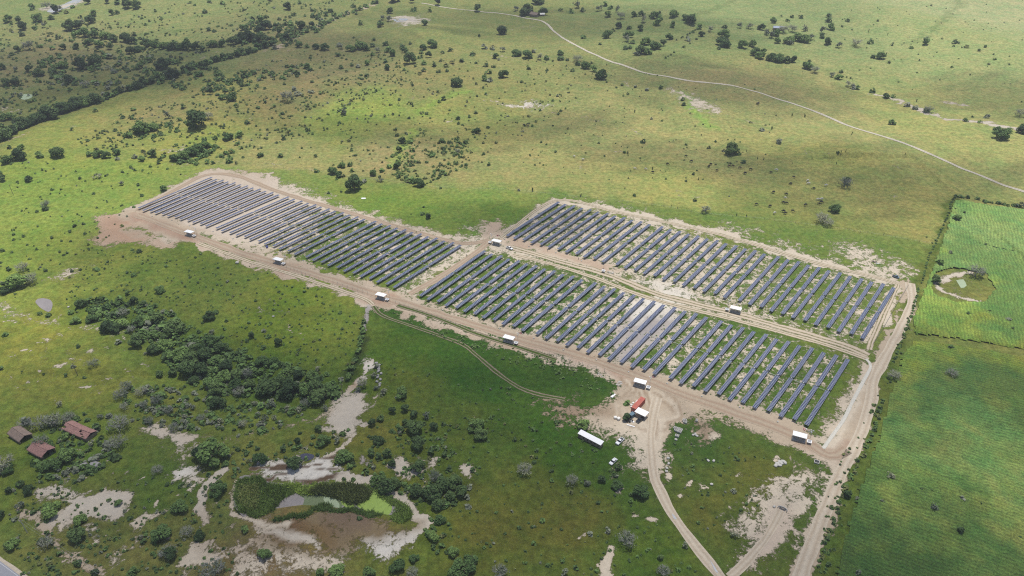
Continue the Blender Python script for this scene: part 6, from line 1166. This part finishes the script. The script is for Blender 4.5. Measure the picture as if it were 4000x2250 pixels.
scrub('scattered_scrub', [
    ([(450, 240), (640, 170), (760, 130), (1000, 140), (1050, 230), (900, 250), (820, 330), (560, 400), (300, 400), (160, 360)], 950, 1.4, 3.0, (.45, .3, .05, .2)),
    ([(0, 60), (330, 50), (560, 120), (300, 200), (0, 340)], 620, 1.8, 4.0, (.4, .4, .1, .1)),
    ([(300, 10), (900, 0), (800, 60), (560, 130), (330, 60)], 260, 1.6, 3.4, (.4, .4, .1, .1)),
    ([(1000, 150), (1450, 150), (1450, 260), (1200, 420), (1050, 470), (850, 420), (850, 250)], 430, 1.2, 2.6, (.35, .25, .1, .3)),
    ([(1040, 380), (1200, 330), (1180, 420), (1060, 470), (1000, 450)], 160, 1.6, 3.2, (.3, .5, .0, .2)),
    ([(1450, 150), (1900, 200), (2000, 300), (1900, 450), (1500, 480), (1250, 400)], 150, .9, 2.0, (.5, .2, .1, .2)),
    ([(2000, 20), (2576, 0), (2576, 260), (2200, 230), (1900, 100)], 90, 1.2, 2.4, (.5, .3, .1, .1)),
    ([(0, 400), (400, 420), (340, 540), (200, 700), (0, 760)], 130, .9, 2.2, (.5, .3, .1, .1)),
    ([(200, 620), (520, 640), (800, 720), (900, 800), (880, 960), (620, 900), (420, 840), (160, 780)], 520, .7, 1.7, (.3, .6, .0, .1)),
    ([(190, 770), (300, 740), (420, 780), (470, 800), (480, 830), (560, 850), (620, 885), (760, 930), (860, 950), (850, 1000), (760, 1015), (640, 1000), (560, 1010), (520, 960), (430, 930), (400, 870), (320, 850), (270, 820)], 900, 1.4, 3.9, (.35, .6, .05, 0)),
    ([(60, 145), (250, 130), (480, 160), (640, 185), (760, 160), (800, 180), (560, 235), (330, 215), (150, 215)], 420, 3.0, 6.0, (.45, .5, .05, 0)),
    ([(620, 60), (820, 20), (840, 60), (720, 120), (600, 130)], 220, 3.0, 6.0, (.6, .4, .0, 0)),
    ([(480, 370), (560, 365), (500, 410), (430, 410)], 90, 2.2, 4.0, (.3, .7, .0, 0)),
    ([(280, 335), (470, 300), (500, 320), (380, 365)], 70, 2.0, 3.6, (.3, .6, .0, .1)),
    ([(300, 980), (500, 960), (780, 1030), (700, 1090), (450, 1080), (330, 1060)], 300, 1.5, 3.2, (.25, .5, .25, 0)),
    ([(60, 1040), (250, 1050), (300, 1150), (200, 1220), (80, 1200)], 160, 1.5, 3.4, (.3, .4, .3, 0)),
    ([(500, 1100), (1150, 1060), (1180, 1260), (1100, 1400), (1020, 1280), (760, 1180), (560, 1220)], 420, .9, 2.6, (.35, .45, .1, .1)),
    ([(0, 1210), (560, 1190), (600, 1449), (60, 1449)], 380, .7, 1.9, (.35, .4, .15, .1)),
    ([(900, 900), (1400, 1000), (1600, 1260), (1780, 1449), (1100, 1449), (1180, 1200)], 330, .6, 1.8, (.4, .45, .05, .1)),
    ([(1680, 1110), (1960, 1140), (1900, 1300), (1760, 1340)], 80, .6, 1.4, (.4, .4, .1, .1)),
    ([(2090, 1190), (2150, 1100), (2230, 940), (2290, 780), (2310, 780), (2240, 960), (2160, 1180), (2085, 1440), (2050, 1449)], 260, .7, 1.8, (.4, .4, .0, .2))], mm, rest, 16, 2)
scrub('grassy_weeds', [
    ([(1040, 400), (1090, 300), (1010, 360), (985, 440), (1020, 450)], 160, 1.0, 2.2, (1,)),
    ([(960, 775), (1100, 825), (1330, 885), (1560, 965), (1540, 1000), (1330, 930), (1100, 850)], 420, .8, 1.8, (1,)),
    ([(850, 530), (1165, 615), (1010, 735), (740, 655)], 300, .4, .9, (1,)),
    ([(1215, 640), (1700, 770), (2145, 905), (2025, 1080), (1350, 850), (1040, 750)], 600, .4, .9, (1,)),
    ([(1400, 505), (2050, 665), (2255, 715), (2180, 860), (1520, 660), (1270, 600)], 450, .4, .9, (1,))], ['lg'], (), 10, 4)
# reeds in the pond
def reeds(name, pts, n, hh, mat, seed, z0=None):
    rng = np.random.default_rng(seed); P = np.array(world(pts)); lo, hi = P.min(0), P.max(0); X = rng.uniform(lo[0], hi[0], n*4); Y = rng.uniform(lo[1], hi[1], n*4)
    ins = sdpoly(X+(fbm(X/4, Y/4, 1)-.5)*4, Y+(fbm(X/4, Y/4, 2)-.5)*4, [tuple(q) for q in P]) < 0; X, Y = X[ins][:n], Y[ins][:n]; n = len(X)
    Z = np.maximum(ghn(X, Y), bz); H_ = hh*rng.uniform(.5, 1.1, n)*(.6+.8*vnoise(X/5, Y/5, 3)); a = rng.uniform(0, 6.28, n); w_ = rng.uniform(.12, .3, n); lx = rng.normal(0, .75, n); ly = rng.normal(.2, .75, n)
    V = np.stack([np.stack([X-np.cos(a)*w_, Y-np.sin(a)*w_, Z-.1], 1), np.stack([X+np.cos(a)*w_, Y+np.sin(a)*w_, Z-.1], 1), np.stack([X+lx+np.cos(a)*w_*.4, Y+ly+np.sin(a)*w_*.4, Z+H_], 1), np.stack([X+lx-np.cos(a)*w_*.4, Y+ly-np.sin(a)*w_*.4, Z+H_], 1)], 1).reshape(-1, 3)
    return tag(link(bpy.data.objects.new(name, mesh_np(name, V, np.arange(4*n).reshape(n, 4), [mat]))), kind='stuff')
reeds('reeds', [(600, 1207), (640, 1202), (690, 1222), (740, 1236), (745, 1250), (705, 1262), (682, 1290), (640, 1306), (600, 1285), (592, 1250)], 9000, 1.0, M['reed'], 1)
reeds('reeds', [(605, 1225), (650, 1228), (655, 1262), (640, 1290), (612, 1280), (600, 1250)], 1800, 1.3, M['reedark'], 9)
reeds('dark_reeds', [(780, 1244), (800, 1232), (860, 1224), (905, 1230), (936, 1248), (932, 1262), (905, 1272), (888, 1271), (870, 1262), (840, 1255), (800, 1252)], 6500, 1.6, M['reedark'], 2)
reeds('reeds', [(690, 1222), (760, 1226), (810, 1230), (835, 1238), (800, 1250), (770, 1252), (735, 1240)], 3000, .9, M['reed'], 7)
reeds('bank_reeds', [(740, 1226), (870, 1221), (920, 1228), (982, 1252), (1030, 1284), (1034, 1303), (1008, 1316), (975, 1308), (990, 1296), (1002, 1284), (975, 1262), (935, 1240), (880, 1228), (760, 1238)], 7000, .8, M['reedbank'], 3)
reeds('bank_reeds', [(690, 1303), (770, 1292), (812, 1270), (845, 1282), (900, 1280), (960, 1300), (955, 1304), (900, 1290), (840, 1290), (812, 1282), (765, 1302), (690, 1312)], 3500, .7, M['reedbank'], 4)

# ------------------------------------------------------------------ crop fields: standing rows of plants
def cropmat():
    m, t, b = newmat('crop_leaves'); p = pos(t); A = t.nodes.new('ShaderNodeAttribute'); A.attribute_name = 'gcol'
    K = t.nodes.new('ShaderNodeAttribute'); K.attribute_name = 'rowv'
    n1 = noise(t, p, 1.3, 5, .8); n2 = noise(t, p, .25, 4, .6); n3 = noise(t, p, 6.0, 2, .7)
    f = mth(t, 'MULTIPLY_ADD', n1, 3.4, -.7, clamp=False); f = mth(t, 'MAXIMUM', f, .15); f = mth(t, 'MULTIPLY', f, mth(t, 'MULTIPLY_ADD', n2, .8, .6)); f = mth(t, 'MULTIPLY', f, mth(t, 'MULTIPLY_ADD', n3, .8, .6)); f = mth(t, 'MULTIPLY', f, mth(t, 'MULTIPLY_ADD', K.outputs['Fac'], .45, .78))
    hv = noise(t, p, .09, 5, .7); hv2 = mth(t, 'MULTIPLY_ADD', hv, 4.5, -1.75, clamp=True)
    cc = mixc(t, hv2, mixc(t, 1.0, A.outputs['Color'], (.82, .95, .9), 'MULTIPLY'), mixc(t, 1.0, A.outputs['Color'], (1.22, 1.06, 1.0), 'MULTIPLY'))
    t.links.new(scalec(t, cc, f), b.inputs['Base Color']); b.inputs['Roughness'].default_value = .7; b.inputs['Specular IOR Level'].default_value = .2
    bump(t, b, n1, .9, .7); return m
M['crop'] = cropmat()
CCP = """2200,1250,88,126,64 2400,1300,80,120,58 2450,1100,98,142,78 2400,950,76,118,62 2500,1180,118,146,82 2350,820,108,150,68 2450,680,104,146,80 2450,560,128,166,100 2400,750,138,178,84 2500,880,124,148,60 2300,1400,66,104,48 2150,1400,62,98,46 2240,1020,112,150,76 2260,1150,104,142,72 2340,1040,72,116,60 2550,1300,112,138,72 2330,870,122,148,60 2540,1000,84,120,58 2250,1300,78,112,50 2420,1200,102,140,76 2410,520,122,170,90 2520,760,96,140,70 2340,780,116,156,72"""
CCP = [list(map(float, q.split(','))) for q in CCP.split()]
def crop(name, pts, h, rowdir, sp, seed, hole=None):
    P = world(pts); a = np.array(P); lo, hi = a.min(0), a.max(0); u = np.array([math.cos(rowdir), math.sin(rowdir)]); v = np.array([-u[1], u[0]])
    cu = a@u; cv = a@v; st = .62; us = np.arange(cu.min(), cu.max(), 1.25 if seed == 1 else 1.1); vs = np.arange(cv.min(), cv.max(), st)
    Ug, Vg = np.meshgrid(us, vs); X = (Ug*u[0]+Vg*v[0]).ravel(); Y = (Ug*u[1]+Vg*v[1]).ravel(); sh = Ug.shape
    k = np.where((X > lo[0]-1) & (X < hi[0]+1) & (Y > lo[1]-1) & (Y < hi[1]+1))[0]
    sd_ = np.full(len(X), 99.0); sd_[k] = sdpoly(X[k]+(fbm(X[k]/3, Y[k]/3, 4, 2)-.5)*2, Y[k]+(fbm(X[k]/3, Y[k]/3, 6, 2)-.5)*2, P)
    ok = sd_ < 0
    if hole is not None: hx = sdpoly(X+(fbm(X/5, Y/5, 4, 2)-.5)*5, Y, world(hole)); ok &= hx > 0
    Xn = X[ok]; Yn = Y[ok]
    row = .5+.5*np.cos(2*math.pi*(Vg.ravel()[ok]+(vnoise(Xn/14, Yn/14, 5)-.5)*2.6+(vnoise(Xn/3, Yn/3, 9)-.5)*.9)/sp)
    z = ghn(Xn, Yn)+h*(.3+.4*row*vnoise(Xn/1.1, Yn/1.1, 8)+.8*fbm(Xn/1.2, Yn/1.2, 11, 2)+.3*vnoise(Xn/5, Yn/5, 2))*np.clip(-sd_[ok]/.8, .1, 1)*(.6+.6*fbm(Xn/20, Yn/20, 3, 2))
    idx = np.full(len(X), -1); idx[ok] = np.arange(len(Xn)); idx = idx.reshape(sh)
    Fq = np.stack([idx[:-1, :-1], idx[:-1, 1:], idx[1:, 1:], idx[1:, :-1]], -1).reshape(-1, 4); Fq = Fq[(Fq >= 0).all(1)]
    print(name, len(Xn)); me = mesh_np(name, np.stack([Xn, Yn, z], 1), Fq, [M['crop']])
    g = rbf(Xn+(fbm(Xn/18, Yn/18, 2, 4)-.5)*90, Yn+(fbm(Xn/18, Yn/18, 3, 4)-.5)*90, np.array([G(c[0], c[1])[:2] for c in CCP]), np.array([lin(c[2:])/1.5 for c in CCP]))
    dry = np.clip((fbm(Xn/16, Yn/16, 21, 3)-.58)*6, 0, 1)[:, None]; g = (g*(1-dry*.2)+dry*.2*(lin((150, 160, 84))/1.5))*np.array([1.34, 1.14, 1.0])
    at = me.attributes.new('gcol', 'FLOAT_VECTOR', 'POINT'); at.data.foreach_set('vector', g.astype(np.float32).ravel())
    at = me.attributes.new('rowv', 'FLOAT', 'POINT'); at.data.foreach_set('value', row.astype(np.float32)); return tag(link(bpy.data.objects.new(name, me)), kind='stuff')
q0, q1 = G(2300, 1000), G(2450, 1045); rd1 = math.atan2(q1.y-q0.y, q1.x-q0.x)
q0, q1 = G(2450, 880), G(2440, 820); rd2 = math.atan2(q1.y-q0.y, q1.x-q0.x)
crop('lower_crop', [(2296, 856), (2400, 868), (2500, 884), (2720, 925), (2950, 1250), (3050, 1600), (2080, 1600), (2100, 1440), (2150, 1250), (2200, 1120), (2245, 970), (2268, 890)], 1.1, rd1, 1.9, 1)
crop('upper_crop', [(2400, 503), (2480, 515), (2620, 532), (2860, 560), (2800, 920), (2600, 884), (2500, 868), (2400, 853), (2300, 842), (2296, 800), (2320, 735), (2352, 660), (2382, 570)], 1.0, rd2, 1.9, 2, hole=[(2350, 688), (2400, 676), (2480, 690), (2500, 730), (2470, 760), (2400, 760), (2345, 738)])

# ------------------------------------------------------------------ clouds that shade parts of the land, haze
def cloudmat(dens):
    m, t, b = newmat('thin_cloud'); b.inputs['Base Color'].default_value = (.9, .9, .9, 1); b.inputs['Roughness'].default_value = 1
    co = t.nodes.new('ShaderNodeTexCoord').outputs['Object']; ln = t.nodes.new('ShaderNodeVectorMath'); ln.operation = 'LENGTH'; t.links.new(co, ln.inputs[0])
    n = noise(t, co, 3.2, 4, .55); e = mth(t, 'SUBTRACT', mth(t, 'MULTIPLY_ADD', n, 1.1, .42), ln.outputs['Value']); al = mth(t, 'MULTIPLY', mth(t, 'MULTIPLY', e, 2.4, clamp=True), dens)
    tr = t.nodes.new('ShaderNodeBsdfTransparent'); mx = t.nodes.new('ShaderNodeMixShader'); t.links.new(al, mx.inputs[0]); t.links.new(tr.outputs[0], mx.inputs[1]); t.links.new(b.outputs[0], mx.inputs[2]); t.links.new(mx.outputs[0], t.nodes['Material Output'].inputs[0]); return m
M['cloud'] = cloudmat(.31); CF = cloudmat(.42)
CLH = 900.0
for i, (x, y, rx, ry, rz) in enumerate(((440, 1190, 250, 140, .2), (1100, 1330, 300, 150, -.3), (60, 190, 260, 190, .3), (620, 150, 230, 130, .5), (1420, 60, 330, 120, -.2), (1800, 205, 190, 90, -.3), (2330, 470, 150, 50, .2), (2430, 960, 120, 60, .1), (2180, 1440, 90, 60, .4), (2060, 420, 120, 60, .3), (620, 720, 90, 60, .2), (1250, 560, 90, 40, 0), (2600, 240, 160, 90, 0), (1330, 330, 110, 50, .3), (1720, 400, 120, 50, -.2), (900, 330, 90, 45, 0), (250, 620, 80, 50, 0))):
    g = G(x, y); c = g+SUN*(CLH/SUN.z); bm = bmesh.new(); bmesh.ops.create_icosphere(bm, subdivisions=4, radius=1.0)
    for vv in bm.verts: vv.co *= 1+(vnoise(vv.co.x*2.5+i*5, vv.co.y*2.5, 3)-.5)*.35; vv.co.z *= (1.0 if vv.co.z > 0 else .35)
    me = bpy.data.meshes.new('cloud'); bm.to_mesh(me); bm.free(); me.materials.append(CF if y < 600 else M['cloud']); o = link(bpy.data.objects.new('cloud', me)); o.location = c; o.rotation_euler = (0, 0, rz); o.scale = (rx, ry, 40); tag(o, kind='structure')
HAZE = True
if HAZE:
    m = bpy.data.materials.new('thin_haze'); m.use_nodes = True; t = m.node_tree; t.nodes.clear(); out = t.nodes.new('ShaderNodeOutputMaterial'); v = t.nodes.new('ShaderNodeVolumePrincipled')
    v.inputs['Color'].default_value = (.88, .92, 1, 1); v.inputs['Density'].default_value = .00014; v.inputs['Anisotropy'].default_value = .1; t.links.new(v.outputs[0], out.inputs['Volume'])
    b = MB(); b.box((0, 5500, 125), (19000, 17500, 300)); o = b.build('haze', m); tag(o, kind='stuff'); 
print('objects', len(C.objects))
